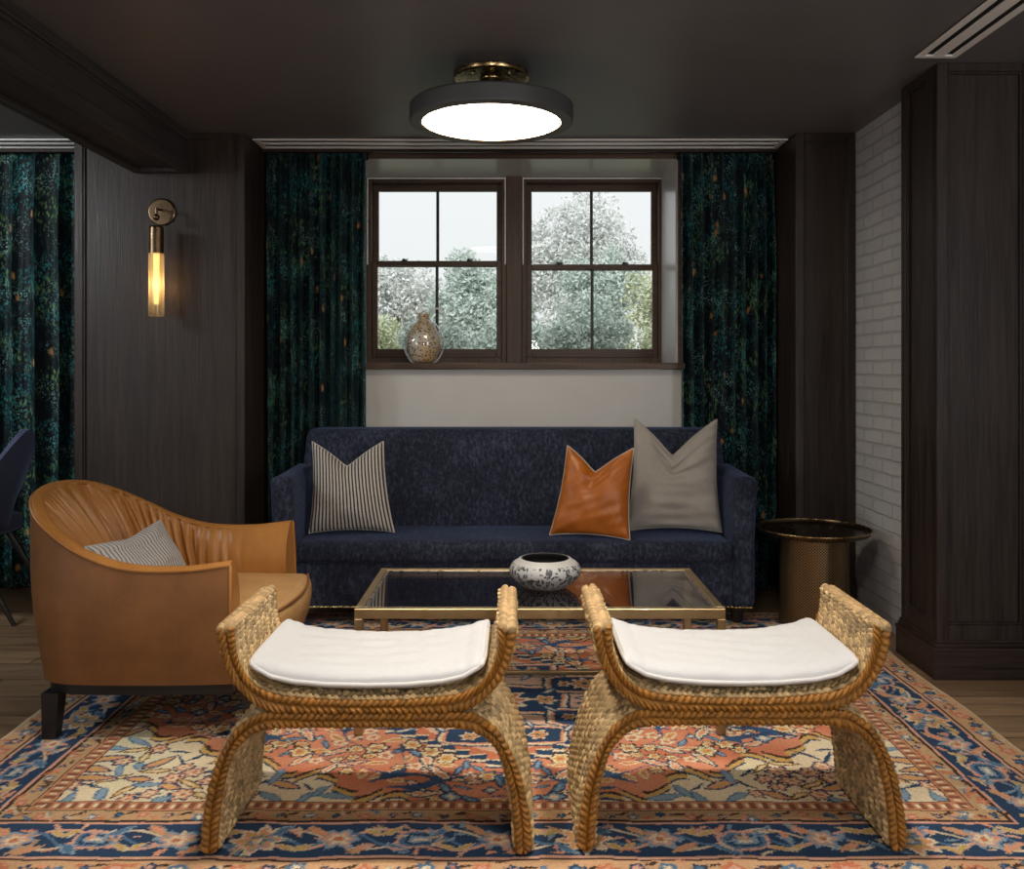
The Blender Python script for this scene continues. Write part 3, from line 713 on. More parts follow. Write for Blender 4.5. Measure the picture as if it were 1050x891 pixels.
MB().box(i0+q, i1-q, j0+q, j1-q, tz-.014, tz-.004, .001).build('glass_top', M['table_glass'], CT, label='smoked glass top')
for xx in (tx0, tx1-w):
    for yy in (ty0, ty1-w):
        MB().box(xx, xx+w, yy, yy+w, RZ, tz-.034, .002).build('leg', M['gold'], CT)
MB().box(tx0+w, tx1-w, ty1-w+.004, ty1-.004, RZ, RZ+.014, .002).build('stretcher', M['gold'], CT)

# bowl
bwx, bwy = px2x(559, 3.34), 3.34
BW = thing('bowl', (bwx, bwy, tz-.003), 'white squat bowl with black leaf pattern on the coffee table', 'bowl')
prof = cr([(.045, .0), (.075, .004), (.105, .022), (.128, .048), (.1325, .068), (.124, .088), (.106, .101), (.096, .108), (.090, .110)], 6)
MB().lathe(prof, (bwx, bwy, tz-.003), 64, caps=False).build('outer_wall', M['bowl'], BW)
MB().lathe(cr([(.090, .110), (.085, .108), (.092, .098), (.112, .082), (.118, .064), (.10, .03), (.06, .014), (.001, .012)], 5), (bwx, bwy, tz-.003), 64, caps=False).build('inner_wall', M['bowl_in'], BW)

# ------------------------------------------------------------------ side table
stx, sty = px2x(834.5, 4.36), 4.36
RUGZ = .0138
ST = thing('side_table', (stx, sty, 0), 'round perforated brass drum side table between the sofa and the brick wall', 'side table')
zt_ = .468
MB().lathe([(.16, .006), (.163, .01), (.163, .42), (.163, zt_-.018-RUGZ)], (stx, sty, RUGZ), 96, caps=False).build('drum', M['perf'], ST)
MB().lathe([(.0, .001), (.158, .001), (.165, .004), (.165, .014), (.150, .016), (0, .016)], (stx, sty, RUGZ), 64).build('foot_ring', M['brass_dk'], ST)
MB().lathe([(0, zt_-.02), (.235, zt_-.02), (.258, zt_-.012), (.266, zt_+.004), (.268, zt_+.008), (.263, zt_+.008), (.256, zt_-.004), (.236, zt_-.010), (0, zt_-.010)], (stx, sty, 0), 96).build('tray_top', M['tray'], ST)
MB().tube([(stx+.2665*math.cos(a), sty+.2665*math.sin(a), zt_+.008) for a in np.linspace(0, 2*PI, 96, endpoint=False)], .0035, 8, closed=True).build('rim', M['brass'], ST, label='polished brass rim')

# ------------------------------------------------------------------ woven stools
def weave_band(pairs, D, y0, rad, seed, amber, straw):
    half = np.asarray(pairs, float); left = half[::-1].copy(); left[:, 0] *= -1; left[:, 2] *= -1
    C = cr(np.vstack([left[:-1], half]), 40)
    mid = (C[:, :2]+C[:, 2:])/2; L = np.concatenate([[0], np.cumsum(np.linalg.norm(np.diff(mid, axis=0), axis=1))])
    step = .0029; n = int(L[-1]/step); q = np.linspace(0, L[-1], n)
    C = np.stack([np.interp(q, L, C[:, k]) for k in range(4)], 1)
    # perimeter samples
    nf, nc = 126, 14; ncol = 18
    seg = []
    for t_ in np.linspace(0, 1, nf, endpoint=False): seg.append((1.0, -1+2*t_, 0, 1.0, ncol*t_, 0))            # top face, y from front to back
    def corner(a0, su, sv, col): 
        return [(su, sv, math.cos(a), math.sin(a), col, 1) for a in np.linspace(a0, a0+PI/2, 5, endpoint=False)]
    # (n_w component, n_y component) ; faces: top n=(1,0); back n=(0,1); bottom n=(-1,0); front n=(0,-1)
    S_ = []
    for t_ in np.linspace(0, 1, nf, endpoint=False): S_.append((1, -1+2*t_, 1, 0, ncol*t_, 0))
    for k, a in enumerate(np.linspace(0, PI/2, 5, endpoint=False)): S_.append((1, 1, math.cos(a), math.sin(a), ncol+.5*k/5, 1))
    for t_ in np.linspace(0, 1, nc, endpoint=False): S_.append((1-2*t_, 1, 0, 1, ncol+.5+t_, 1))
    for k, a in enumerate(np.linspace(PI/2, PI, 5, endpoint=False)): S_.append((-1, 1, math.cos(a), math.sin(a), ncol+1.5+.5*k/5, 1))
    for t_ in np.linspace(0, 1, nf, endpoint=False): S_.append((-1, 1-2*t_, -1, 0, ncol+2+ncol*t_, 0))
    for k, a in enumerate(np.linspace(PI, 1.5*PI, 5, endpoint=False)): S_.append((-1, -1, math.cos(a), math.sin(a), 2*ncol+2+.5*k/5, 1))
    for t_ in np.linspace(0, 1, nc, endpoint=False): S_.append((-1+2*t_, -1, 0, -1, 2*ncol+2.5+t_, 1))
    for k, a in enumerate(np.linspace(1.5*PI, 2*PI, 5, endpoint=False)): S_.append((1, -1, math.cos(a), math.sin(a), 2*ncol+3.5+.5*k/5, 1))
    S_ = np.array(S_, float)
    wv = C[:, :2]-C[:, 2:]; th = np.linalg.norm(wv, axis=1); wv /= th[:, None]; mid = (C[:, :2]+C[:, 2:])/2
    a = th/2-rad; bb = D/2-rad
    col = S_[None, :, 4]; ci = np.floor(col); fc = col-ci
    sgn = np.where(ci.astype(int) % 2 == 0, 1.0, -1.0)
    qq = q[:, None]/.0165+sgn*.95*(fc-.5)+.25*sgn
    qi = np.floor(qq); fq = qq-qi
    h = np.clip(1-np.abs(2*fc-1)**2.2, 0, 1)**.6*(.12+.88*np.clip(1-np.abs(2*fq-1)**2.2, 0, 1)**.6)
    hs = np.abs(np.sin(ci*12.9898+qi*78.233+seed)*43758.5453) % 1
    h = .0135*h*(.85+.3*hs)-.008
    e = np.minimum(q, q[-1]-q); endr = np.sqrt(np.clip(1-(1-np.clip(e/.012, 0, 1))**2, 0.02, 1))    # rounded ends
    rr_ = (rad+h)
    offw = a[:, None]*S_[None, :, 0]*endr[:, None]+S_[None, :, 2]*rr_*endr[:, None]
    offy = (bb-.006*(1-endr[:, None]))*S_[None, :, 1]+S_[None, :, 3]*rr_
    P = np.zeros((len(q), len(S_), 3))
    P[..., 0] = mid[:, 0:1]+wv[:, 0:1]*offw; P[..., 2] = mid[:, 1:2]+wv[:, 1:2]*offw; P[..., 1] = y0+D/2+offy
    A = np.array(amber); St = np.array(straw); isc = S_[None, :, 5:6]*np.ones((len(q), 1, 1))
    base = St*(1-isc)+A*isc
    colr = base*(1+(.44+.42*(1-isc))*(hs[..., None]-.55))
    return P, colr
def woven(name, P, colr, parent):
    m = MB(); n, k = P.shape[:2]
    idx = np.arange(n*k).reshape(n, k); nx = np.roll(idx, -1, 1)
    faces = np.stack([idx[:-1], nx[:-1], nx[1:], idx[1:]], -1).reshape(-1, 4)
    me = bpy.data.meshes.new(name)
    V_ = P.reshape(-1, 3); o0 = np.array(parent.location); V_ = V_-o0
    fl = [tuple(f) for f in faces.tolist()]+[tuple(idx[0].tolist())]+[tuple(idx[-1][::-1].tolist())]
    me.from_pydata(V_.tolist(), [], fl); me.polygons.foreach_set('use_smooth', [True]*len(fl))
    ca = me.color_attributes.new('Col', 'FLOAT_COLOR', 'POINT')
    ca.data.foreach_set('color', np.concatenate([colr.reshape(-1, 3), np.ones((n*k, 1))], 1).astype(np.float32).ravel())
    b = bmesh.new(); b.from_mesh(me); bmesh.ops.recalc_face_normals(b, faces=b.faces); b.to_mesh(me); b.free()
    me.materials.append(M['weave']); o = bpy.data.objects.new(name, me); COL.objects.link(o); o.parent = parent; return o
STD = .405
upA = [(0, .412, 0, .374), (.1, .414, .1, .374), (.19, .421, .19, .375), (.245, .431, .225, .377), (.285, .452, .265, .388), (.310, .482, .306, .417), (.325, .52, .345, .464), (.331, .558, .368, .515), (.333, .604, .383, .592)]
loB = [(0, .378, 0, .338), (.1, .378, .1, .338), (.19, .379, .19, .338), (.24, .381, .226, .337), (.275, .377, .268, .329), (.308, .358, .296, .315), (.341, .328, .316, .297), (.369, .278, .338, .262), (.398, .195, .358, .188), (.416, .095, .371, .095), (.422, .0, .376, .0)]
def lift(pairs): return [(a, b+(RUGZ+.006)*max(0, 1-b/.3), c, d+(RUGZ+.006)*max(0, 1-d/.3)) for a, b, c, d in pairs]
upA, loB = lift(upA), lift(loB)
AMB_SHADED, STR = (.31, .128, .017), (.52, .36, .175)  # amber edge braid, its colour darkened for the shade on the front faces
s1x, s1y = -.374, 2.27
W1 = thing('woven_stool', (0, 0, 0), 'woven seagrass X stool at left, nearest the camel armchair', 'stool', 'woven X stools')
P, c_ = weave_band(upA, STD, 0, .012, 1, AMB_SHADED, STR); woven('woven_seat', P, c_, W1)
P, c_ = weave_band(loB, STD-.002, .001, .012, 2, AMB_SHADED, STR); woven('woven_legs', P, c_, W1)
def edge_braid(sx_):
    # flat plait capping a horn tip, running front to back
    c0 = np.array((sx_*.3575, .591)); dirw = np.array((sx_*.985, -.17)); dirn = np.array((sx_*.17, .985))
    n, k = 190, 40; yq = np.linspace(-.004, STD+.004, n); a = np.linspace(0, 2*PI, k, endpoint=False)
    col = np.broadcast_to((np.cos(a)*.5+.5)*1.98, (n, k)); ci = np.floor(col); fc = col-ci; sg_ = np.where(ci % 2 == 0, 1.0, -1.0)
    q = yq[:, None]/.0165+sg_*.9*(fc-.5)+.25*sg_; qi = np.floor(q); fq = q-qi
    h = np.clip(1-np.abs(2*fc-1)**2.2, 0, 1)**.6*(.12+.88*np.clip(1-np.abs(2*fq-1)**2.2, 0, 1)**.6)
    hs = np.abs(np.sin(ci*12.9+qi*78.2+sx_)*43758.5) % 1
    h = .011*h-.006
    e = np.minimum(np.arange(n), np.arange(n)[::-1])/5.0; er = np.sqrt(np.clip(1-(1-np.clip(e, 0, 1))**2, .03, 1))[:, None]
    A = (.026*np.cos(a)[None]+h*np.cos(a)[None]*.4)*er; B = (.012*np.sin(a)[None]+h*np.abs(np.sin(a))[None]*np.sign(np.sin(a))[None])*er
    P = np.zeros((n, k, 3)); P[..., 0] = c0[0]+dirw[0]*A+dirn[0]*B; P[..., 2] = c0[1]+dirw[1]*A+dirn[1]*B; P[..., 1] = yq[:, None]
    cc = (np.array(STR)*.75+np.array(AMB_SHADED)*.25)*(1+.6*(hs[..., None]-.5))
    woven('edge_braid', P, cc, W1)
edge_braid(-1); edge_braid(1)
W2 = copy_tree(W1); W1.location = (s1x, s1y, 0); W2.location = (.583, 2.285, 0)
W2['label'] = 'woven seagrass X stool at right, nearest the wood column'

# stool cushions
def cushion(cx, cy, label, seed):
    r = thing('seat_cushion', (cx, cy+STD/2, .43), label, 'cushion', 'white stool cushions')
    N, Mv = 90, 44
    u = np.linspace(-1, 1, N); v = np.linspace(-1, 1, Mv)
    u = np.sign(u)*(1-(1-np.abs(u))**1.5); v = np.sign(v)*(1-(1-np.abs(v))**1.5)
    uu, vv = np.meshgrid(u, v)
    hw, hd = .300, .200
    # superelliptic outline
    X = hw*uu*(1-.022*np.abs(vv)**8); Yv = hd*vv*(1-.02*np.abs(uu)**8)
    sag = np.interp(np.abs(X), [0, .1, .19, .245, .285, .31], [.424, .426, .434, .446, .468, .492])
    rim_ = np.maximum(np.abs(uu), np.abs(vv))
    th = ((1-uu**8)*(1-vv**8)+1e-9)**.38
    wr_ = .0028*pnoise(uu*2, vv*2, seed, ((3, .6), (9, .6), (20, .3)))*((1-uu**2)*(1-vv**2)+1e-9)**.3
    puck = .003*np.sin(uu*60+seed)*np.abs(vv)**10*(1-vv**8)
    top = sag+.022+.032*th+wr_+puck; bt = sag+.022-.018*th
    def W(z): return np.stack([X+cx, Yv+cy+STD/2, z], -1)
    m = MB(); m.grid(W(top)); m.grid(W(bt), flip=True); m.build('pad', M['white_pad'], r, weld=True)
    ring = [(0, j) for j in range(N)]+[(i, N-1) for i in range(1, Mv)]+[(Mv-1, j) for j in range(N-2, -1, -1)]+[(i, 0) for i in range(Mv-2, 0, -1)]
    pts = [(X[i]+cx, Yv[i]+cy+STD/2, sag[i]+.022) for i in ring]
    MB().tube(pts, .0058, 8, closed=True).build('piping', M['pad_pipe'], r)
cushion(s1x, s1y+.006, 'white padded cushion on the left woven stool', 4)
cushion(.583, 2.291, 'white padded cushion on the right woven stool', 9)

# ------------------------------------------------------------------ rug
RX0, RX1, RY0, RY1 = -1.725, 1.655, 2.16, 4.56
def make_rug():
    st = .004; nx = int((RX1-RX0)/st)+1; ny = int((RY1-RY0)/st)+1
    xs = np.linspace(RX0, RX1, nx); ys = np.linspace(RY0, RY1, ny); X, Y = np.meshgrid(xs, ys)
    cx, cy = (RX0+RX1)/2, (RY0+RY1)/2; U, V = X-cx, Y-cy; HU, HV = (RX1-RX0)/2, (RY1-RY0)/2
    navy = np.array((.024, .052, .105)); blue = np.array((.085, .17, .27)); lblue = np.array((.22, .31, .38)); rust = np.array((.52, .17, .085)); salmon = np.array((.64, .285, .165))
    ivory = np.array((.70, .57, .38)); tan = np.array((.50, .315, .165)); gold = np.array((.55, .35, .11)); pink = np.array((.60, .33, .24)); brown = np.array((.06, .03, .02))
    img = np.zeros((ny, nx, 3)); img[:] = rust
    ab = .5+.5*np.sin(V*9+1.5*np.sin(V*23)+.8*np.sin(U*3)); ab2 = pnoise(U*1.0, V*1.0, 3, ((4, .7), (11, .5), (31, .3)))
    img = img*(1-.6*ab[..., None])+salmon*.6*ab[..., None]
    wob = .006*pnoise(U, V, 9, ((14, 1), (40, .6), (110, .3))); rj = np.random.RandomState(77); Uw, Vw = U+wob+.0022*rj.randn(ny, nx), V+.006*pnoise(V, U, 10, ((14, 1), (40, .6), (110, .3)))+.0022*rj.randn(ny, nx)
    def win(u, v, r):
        i0 = max(0, int((v-r+HV)/st)); i1 = min(ny, int((v+r+HV)/st)+2); j0 = max(0, int((u-r+HU)/st)); j1 = min(nx, int((u+r+HU)/st)+2); return slice(i0, i1), slice(j0, j1)
    def put(w_, mask, c): sub = img[w_]; sub[mask] = c
    def rosette(u, v, r, cols, n=8, ph=0.0, sq=1.0):
        w_ = win(u, v, r*1.3); a = Uw[w_]-u; b = (Vw[w_]-v)*sq; R = np.hypot(a, b); th = np.arctan2(b, a)
        e = 1+.22*np.cos(n*th+ph)
        for k, c in enumerate(cols): put(w_, R < r*(1-k/len(cols))*e, c)
    def leaf(u, v, L, wd, ang, cols):
        w_ = win(u, v, L*1.1); a = Uw[w_]-u; b = Vw[w_]-v; ca, sa = math.cos(ang), math.sin(ang); p = a*ca+b*sa; q = -a*sa+b*ca
        f = np.abs(q)/wd+(p/L)**2
        for k, c in enumerate(cols): put(w_, f < 1-k*.33, c)
    def poly8(u, v, ru, rv, cut, cols, stepw):
        w_ = win(u, v, max(ru, rv)*1.1); a = np.abs(Uw[w_]-u); b = np.abs(Vw[w_]-v)
        for k, c in enumerate(cols):
            d = k*stepw; put(w_, (a < ru-d) & (b < rv-d) & (a/ru+b/rv < cut-d*1.4/max(ru, rv)), c)
    def quad(f, u, v, *a, ang=None, **k):
        for su in (1, -1):
            for sv in (1, -1):
                if ang is None: f(su*u, sv*v, *a, **k)
                else:
                    an = ang if su*sv > 0 else PI-ang; f(su*u, sv*v, a[0], a[1], an, *a[2:])
    FU, FV = HU-.409, HV-.409
    aU, aV = np.abs(Uw), np.abs(Vw)
    # spandrels (stepped)
    stq = .07; sU = np.floor(aU/stq)*stq; g = sU/FU*.92+aV/FV
    g = g+.05*np.sin(aU*26)
    for lim, c in ((1.17, brown), (1.19, gold), (1.22, navy), (1.235, ivory)):
        img[g > lim] = c
    # pale pink central band behind the medallion
    for lim, c in ((.96, navy), (.94, ivory), (.915, navy), (.86, ivory), (.845, rust)):
        md = np.maximum(np.floor(aU/.05)*.05/.84, 0)+aV/.60
        img[md < lim] = c
    md = aU/.84+aV/.60
    m_ = md < .80; img[m_] = (pink*.75+ivory*.25)
    # inner cartouches
    for (u, v, ru, rv) in ((.0, .0, .24, .16), (.31, .17, .17, .10), (.0, .33, .22, .085)):
        for su in ((1, -1) if u else (1,)):
            for sv in ((1, -1) if v else (1,)):
                poly8(su*u, sv*v, ru, rv, 1.62, [navy, ivory, salmon, navy], .011)
    for (u, v, n, r) in ((.0, .0, 8, .085), (.15, .0, 6, .04), (.31, .17, 8, .05), (.23, .17, 6, .026), (.39, .17, 6, .026), (.0, .33, 8, .045), (.11, .33, 6, .03)):
        quad(rosette, u, v, r, [ivory, rust, gold, navy], n=n)
    for (u, v, L_, w_, an) in ((.16, .09, .05, .02, .7), (.45, .08, .07, .022, .3), (.52, .0, .06, .02, 0), (.22, .27, .05, .018, 2.2), (.08, .24, .045, .015, 1.2), (.34, .30, .05, .016, .5), (.58, .09, .05, .018, 2.4), (.30, .03, .05, .018, .2), (.42, .24, .045, .016, 2.6)):
        quad(leaf, u, v, L_, w_, [navy, blue, ivory], ang=an)
    # stem down the middle
    # rust field: scattered florals
    rs = np.random.RandomState(11); placed = []
    tries = 0
    while len(placed) < 150 and tries < 6000:
        tries += 1; u, v = rs.rand()*FU, rs.rand()*FV
        gg = u/FU*.92+v/FV; mm = u/.84+v/.60
        if mm < 1.03 or gg > 1.12: continue
        if any((u-a)**2+(v-b)**2 < .047**2 for a, b in placed): continue
        placed.append((u, v)); k = rs.randint(6); s_ = .6+.55*rs.rand(); an = rs.rand()*PI
        if k == 0: quad(rosette, u, v, .036*s_, [brown, ivory, gold, rust], n=6)
        elif k == 1: quad(leaf, u, v, .065*s_, .022*s_, [navy, ivory, salmon], ang=an)
        elif k == 2: quad(leaf, u, v, .050*s_, .016*s_, [navy, blue, lblue], ang=an)
        elif k == 3: quad(rosette, u, v, .030*s_, [navy, lblue, ivory], n=4)
        elif k == 4: quad(leaf, u, v, .045*s_, .015, [ivory, gold, rust], ang=an)
        else:
            quad(leaf, u, v, .04, .006, [navy], ang=an); quad(rosette, u, v, .022, [ivory, rust], n=5)
    vn = np.abs(np.sin(aU*17+2.2*np.sin(aV*13))*.5+np.sin(aV*19+1.5*np.sin(aU*11))*.5)
    gz = aU/FU*.92+aV/FV
    fieldmask = (md > 1.0) & (gz < 1.14)
    vm = (vn < .035) & fieldmask & (np.abs(img-navy).sum(-1) > .3); img[vm] = navy*1.6
    # ivory spandrel florals
    placed = []; tries = 0
    while len(placed) < 70 and tries < 6000:
        tries += 1; u, v = rs.rand()*FU, rs.rand()*FV; gg = u/FU*.92+v/FV
        if gg < 1.30: continue
        if any((u-a)**2+(v-b)**2 < .056**2 for a, b in placed): continue
        placed.append((u, v)); k = rs.randint(5); an = rs.rand()*PI; s_ = .8+.5*rs.rand()
        if k == 0: quad(leaf, u, v, .062*s_, .024, [navy, salmon, gold], ang=an)
        elif k == 1: quad(leaf, u, v, .050*s_, .018, [blue, lblue], ang=an)
        elif k == 2: quad(rosette, u, v, .034*s_, [navy, salmon, ivory, rust], n=6)
        elif k == 3: quad(leaf, u, v, .045*s_, .007, [navy], ang=an)
        else: quad(leaf, u, v, .05*s_, .016, [brown, gold, ivory], ang=an)
    # borders
    d = np.minimum(HU-np.abs(U), HV-np.abs(V))+.4*wob
    horiz = (HV-np.abs(V)) < (HU-np.abs(U)); tt = np.where(horiz, U, V)
    def band(a, b, c): img[(d >= a) & (d < b)] = c
    band(-1, .409, tan); band(.405, .409, brown); band(.36, .405, rust*.6+tan*.4); band(.354, .358, brown); band(.30, .352, tan); band(.292, .304, brown); band(.282, .292, pink)
    band(.118, .282, navy); band(.106, .116, pink); band(.098, .106, brown); band(.0, .098, tan*.9+salmon*.15); band(-1, .014, ivory*.8)
    z = (d > .365) & (d < .40); k = (np.sin(tt*170) > .2) & z; img[k] = rust*.35+brown; k = (np.sin(tt*170+2.6) > .55) & z & (np.abs(d-.3825) < .010); img[k] = ivory
    # speckle florals of tan bands
    for dm, cnt, rr_ in ((.326, 150, .016), (.056, 170, .026)):
        for side in range(4):
            Ls = (HU if side < 2 else HV)-dm
            n_ = int(2*Ls/.075)
            for i in range(n_+1):
                t_ = -Ls+2*Ls*i/n_
                u, v = {0: (t_, HV-dm), 1: (t_, -HV+dm), 2: (HU-dm, t_), 3: (-HU+dm, t_)}[side]
                col_ = [[navy, blue], [rust, pink], [navy, pink], [blue, ivory]][i % 4]
                rosette(u+.006*math.sin(i*7), v+.006*math.cos(i*5), rr_*(1 if i % 2 else .8), col_, n=5, ph=i)
                if side < 2: leaf(u+.037, v+.014*(-1)**i, .022, .006, .4*(-1)**i, [rust if i % 2 else brown])
                else: leaf(u+.014*(-1)**i, v+.037, .022, .006, PI/2+.4*(-1)**i, [rust if i % 2 else brown])
    # main border vine
    dm = .20
    zone = (d > .122) & (d < .278)
    vine = np.abs(d-dm-.045*np.sin(tt*2*PI/.42)); img[(vine < .0075) & zone] = pink
    vine = np.abs(d-dm+.050*np.sin(tt*2*PI/.42+.5)); img[(vine < .0055) & zone] = ivory*.85
    vine = np.abs(d-dm-.030*np.sin(tt*2*PI/.21+.9)); img[(vine < .006) & zone] = blue
    for side in range(4):
        Ls = (HU if side < 2 else HV)-dm; n_ = int(round(2*Ls/.21))
        for i in range(n_+1):
            t_ = -Ls+2*Ls*i/n_; u, v = {0: (t_, HV-dm), 1: (t_, -HV+dm), 2: (HU-dm, t_), 3: (-HU+dm, t_)}[side]; ao = 0 if side < 2 else PI/2
            if i % 2 == 0:
                if i % 4 == 0: rosette(u, v, .066, [ivory, salmon, gold, blue, ivory], n=8, sq=1.0)
                else: poly8(u, v, .066 if side < 2 else .05, .05 if side < 2 else .066, 1.5, [pink, blue, navy, lblue, ivory], .011)
            else:
                rosette(u, v, .046, [lblue, pink, ivory, rust], n=6)
            for q_ in (-1, 1):
                du, dv = (.055*q_, .045*q_*(-1)**i); du, dv = (du, dv) if side < 2 else (dv, du)
                leaf(u+du, v+dv, .044, .015, ao+.7*q_, [tan if i % 2 else lblue, salmon if i % 2 else blue])
                du, dv = (.085*q_, -.042*q_*(-1)**i); du, dv = (du, dv) if side < 2 else (dv, du)
                leaf(u+du, v+dv, .034, .012, ao-.6*q_, [ivory*.8, gold])
    # small filler sprigs in the navy border and the tan bands
    r3 = np.random.RandomState(31)
    for i in range(900):
        side = r3.randint(4); inb = r3.rand() < .5
        dm = .125+.15*r3.rand() if inb else (.02+.07*r3.rand() if r3.rand() < .6 else .308+.04*r3.rand())
        Ls = (HU if side < 2 else HV)-dm; t_ = -Ls+2*Ls*r3.rand()
        u, v = {0: (t_, HV-dm), 1: (t_, -HV+dm), 2: (HU-dm, t_), 3: (-HU+dm, t_)}[side]
        cc = [pink, lblue, tan, salmon, ivory*.85][r3.randint(5)] if inb else [rust, salmon, brown*2, ivory*.8, blue][r3.randint(5)]
        leaf(u, v, .012+.018*r3.rand(), .004+.004*r3.rand(), r3.rand()*PI, [cc])
    rnd = np.random.RandomState(2)
    img = img*(1+.16*ab2[..., None])*(.88+.24*rnd.rand(ny, nx, 1))
    img = np.clip(img*1.16+.008, 0.004, .88)
    # edge waviness
    ed = .012*pnoise(Y*1.0, 0*Y, 21, ((3, .8), (9, .5))); Xp = X+ed*(np.abs(U)/HU)**6*np.sign(U)
    Z = .0115+.0012*pnoise(X, Y, 5, ((9, .6), (50, .6))); dd = np.minimum(HU-np.abs(U), HV-np.abs(V)); Z = np.where(dd < .003, .001, Z)
    Vt = np.stack([Xp, Y, Z], -1).reshape(-1, 3); idx = np.arange(nx*ny).reshape(ny, nx)
    fc = np.stack([idx[:-1, :-1], idx[:-1, 1:], idx[1:, 1:], idx[1:, :-1]], -1).reshape(-1, 4)
    me = bpy.data.meshes.new('area_rug'); nF = len(fc)
    me.vertices.add(len(Vt)); me.vertices.foreach_set('co', Vt.astype(np.float32).ravel())
    me.loops.add(nF*4); me.loops.foreach_set('vertex_index', fc.astype(np.int32).ravel())
    me.polygons.add(nF); me.polygons.foreach_set('loop_start', np.arange(0, nF*4, 4, dtype=np.int32)); me.polygons.foreach_set('loop_total', np.full(nF, 4, np.int32))
    me.update(); me.validate()
    ca = me.color_attributes.new('Col', 'FLOAT_COLOR', 'POINT'); ca.data.foreach_set('color', np.concatenate([img.reshape(-1, 3), np.ones((nx*ny, 1))], 1).astype(np.float32).ravel())
    me.materials.append(M['rug']); o = bpy.data.objects.new('area_rug', me); COL.objects.link(o)
    return tag(o, 'large rust, ivory and navy patterned oriental rug under the seating', 'rug')
make_rug()

# ------------------------------------------------------------------ navy dining chair (only its back edge shows at the left)
def dining_chair(loc, rz, label):
    r = thing('dining_chair', (0, 0, 0), label, 'chair')
    b = soft_box(-.24, .24, -.22, .24, .40, .49, .03, 4, (0, 0, .012), 8); MB().bm(b).build('seat', M['navy_chair'], r)
    nt_, ns = 41, 16
    th = np.linspace(-1.45, 1.45, nt_); rows_ = []
    for side in (0, 1):
        for k in range(ns+1):
            s = k/ns; R0 = .255-(.035 if side else 0)
            topz = np.maximum(.943-.27*np.abs(th/.84)**1.7, .60)
            z = .44+(topz-.44)*s
            lean = .14*s**1.2
            x = np.sin(th)*(R0+.02*s); y = -(np.cos(th)*(R0+lean))+.02
            rows_.append(np.stack([x, y, z], -1))
    rows_ = np.array(rows_); o_, i_ = rows_[:ns+1], rows_[ns+1:]
    P = np.concatenate([o_, i_[::-1]], 0)
    m = MB(); m.grid(P, closed_u=True)
    for e in (0, nt_-1):
        ring = [tuple(p) for p in P[:, e]]; m.add(ring, [list(range(len(ring)))], False)
    m.build('backrest', M['navy_chair'], r, weld=True)
    for sx_, sy_ in ((-1, -1), (1, -1), (-1, 1), (1, 1)):
        MB().tube([(sx_*.17, sy_*.16, .41), (sx_*.19, (-.40 if sy_ < 0 else .24), 0.004)], [.018, .010], 12).build('leg', M['black_wood'], r)
    r.location = loc; r.rotation_euler = (0, 0, rz); return r
dining_chair((-2.83, 4.55, 0), math.radians(90), 'navy velvet dining chair cut off by the left edge of the photo')

# ------------------------------------------------------------------ vase
vx, vy, vz = px2x(434.5, 5.24), 5.24, 1.284
VA = thing('vase', (vx, vy, vz), 'clear and amber speckled glass vase with ear handles on the window sill', 'vase')
MB().lathe(cr([(.0, .004), (.06, .004), (.085, .05), (.098, .10), (.09, .16), (.066, .21), (.036, .243), (.028, .262), (.033, .285), (.0, .285)], 6), (vx, vy, vz), 40, caps=False).build('speckled_body', M['speckle'], VA)
MB().lathe(cr([(.0, .0005), (.066, .001), (.10, .04), (.122, .10), (.112, .165), (.078, .222), (.044, .25), (.034, .265), (.038, .292), (.041, .298)], 6), (vx, vy, vz), 40, caps=False).build('glass_shell', M['clear_glass'], VA)
for s_ in (-1, 1):
    a = np.linspace(-.3*PI, 1.05*PI, 24); pts = [(vx+s_*(.078+.042*math.sin(q+.5)*1.1), vy, vz+.245+.062*math.cos(q)*-1) for q in np.linspace(.1*PI, 1.25*PI, 24)]
    pts = cr([(vx+s_*.036, vy, vz+.285), (vx+s_*.06, vy, vz+.312), (vx+s_*.095, vy, vz+.315), (vx+s_*.12, vy, vz+.28), (vx+s_*.118, vy, vz+.235), (vx+s_*.10, vy, vz+.185)], 6)
    MB().tube([tuple(p) for p in pts], .006, 8).build('handle', M['milky_glass'], VA)

# ------------------------------------------------------------------ garden outside the window
def tree(name, x, y, z0, zc, rx, rz, n, mat, label, seed, size=.06):
    r = thing(name, (x, y, z0), label, 'tree', 'trees outside the window')
    MB().tube([(x, y, z0), (x+.03, y, z0+.4*(zc-z0)), (x-.02, y, zc)], [.07, .055, .03], 8).build('trunk', M['bark'], r)
    g = np.random.RandomState(seed); blobs = [(lambda d: d/np.linalg.norm(d)*.66*g.rand()**.4)(g.randn(3)) for _ in range(22)]; blobs = [(b_, .24+.12*g.rand()) for b_ in blobs]
    vs, fs = [], []
    for i in range(n):
        c, br_ = blobs[g.randint(22)]; d = g.randn(3); d /= np.linalg.norm(d); p = c+d*br_*(.55+.45*g.rand())
        p = np.array((x, y, zc))+p*np.array((rx, min(rx, .95), rz))
        a = g.randn(3); a /= np.linalg.norm(a); b = np.cross(a, g.randn(3)); b /= np.linalg.norm(b); s = size*(.6+.8*g.rand())
        k = len(vs); vs += [p-a*s, p+b*s*.45, p+a*s, p-b*s*.45]; fs.append((k, k+1, k+2, k+3))
    m = MB(); m.add(vs, fs, False); m.build('foliage', mat, r, recalc=False)
GZ = .95
struct(MB().box(-14, 14, YG+.2, 30, GZ-.2, GZ, 0).build('ground', M['lawn']))
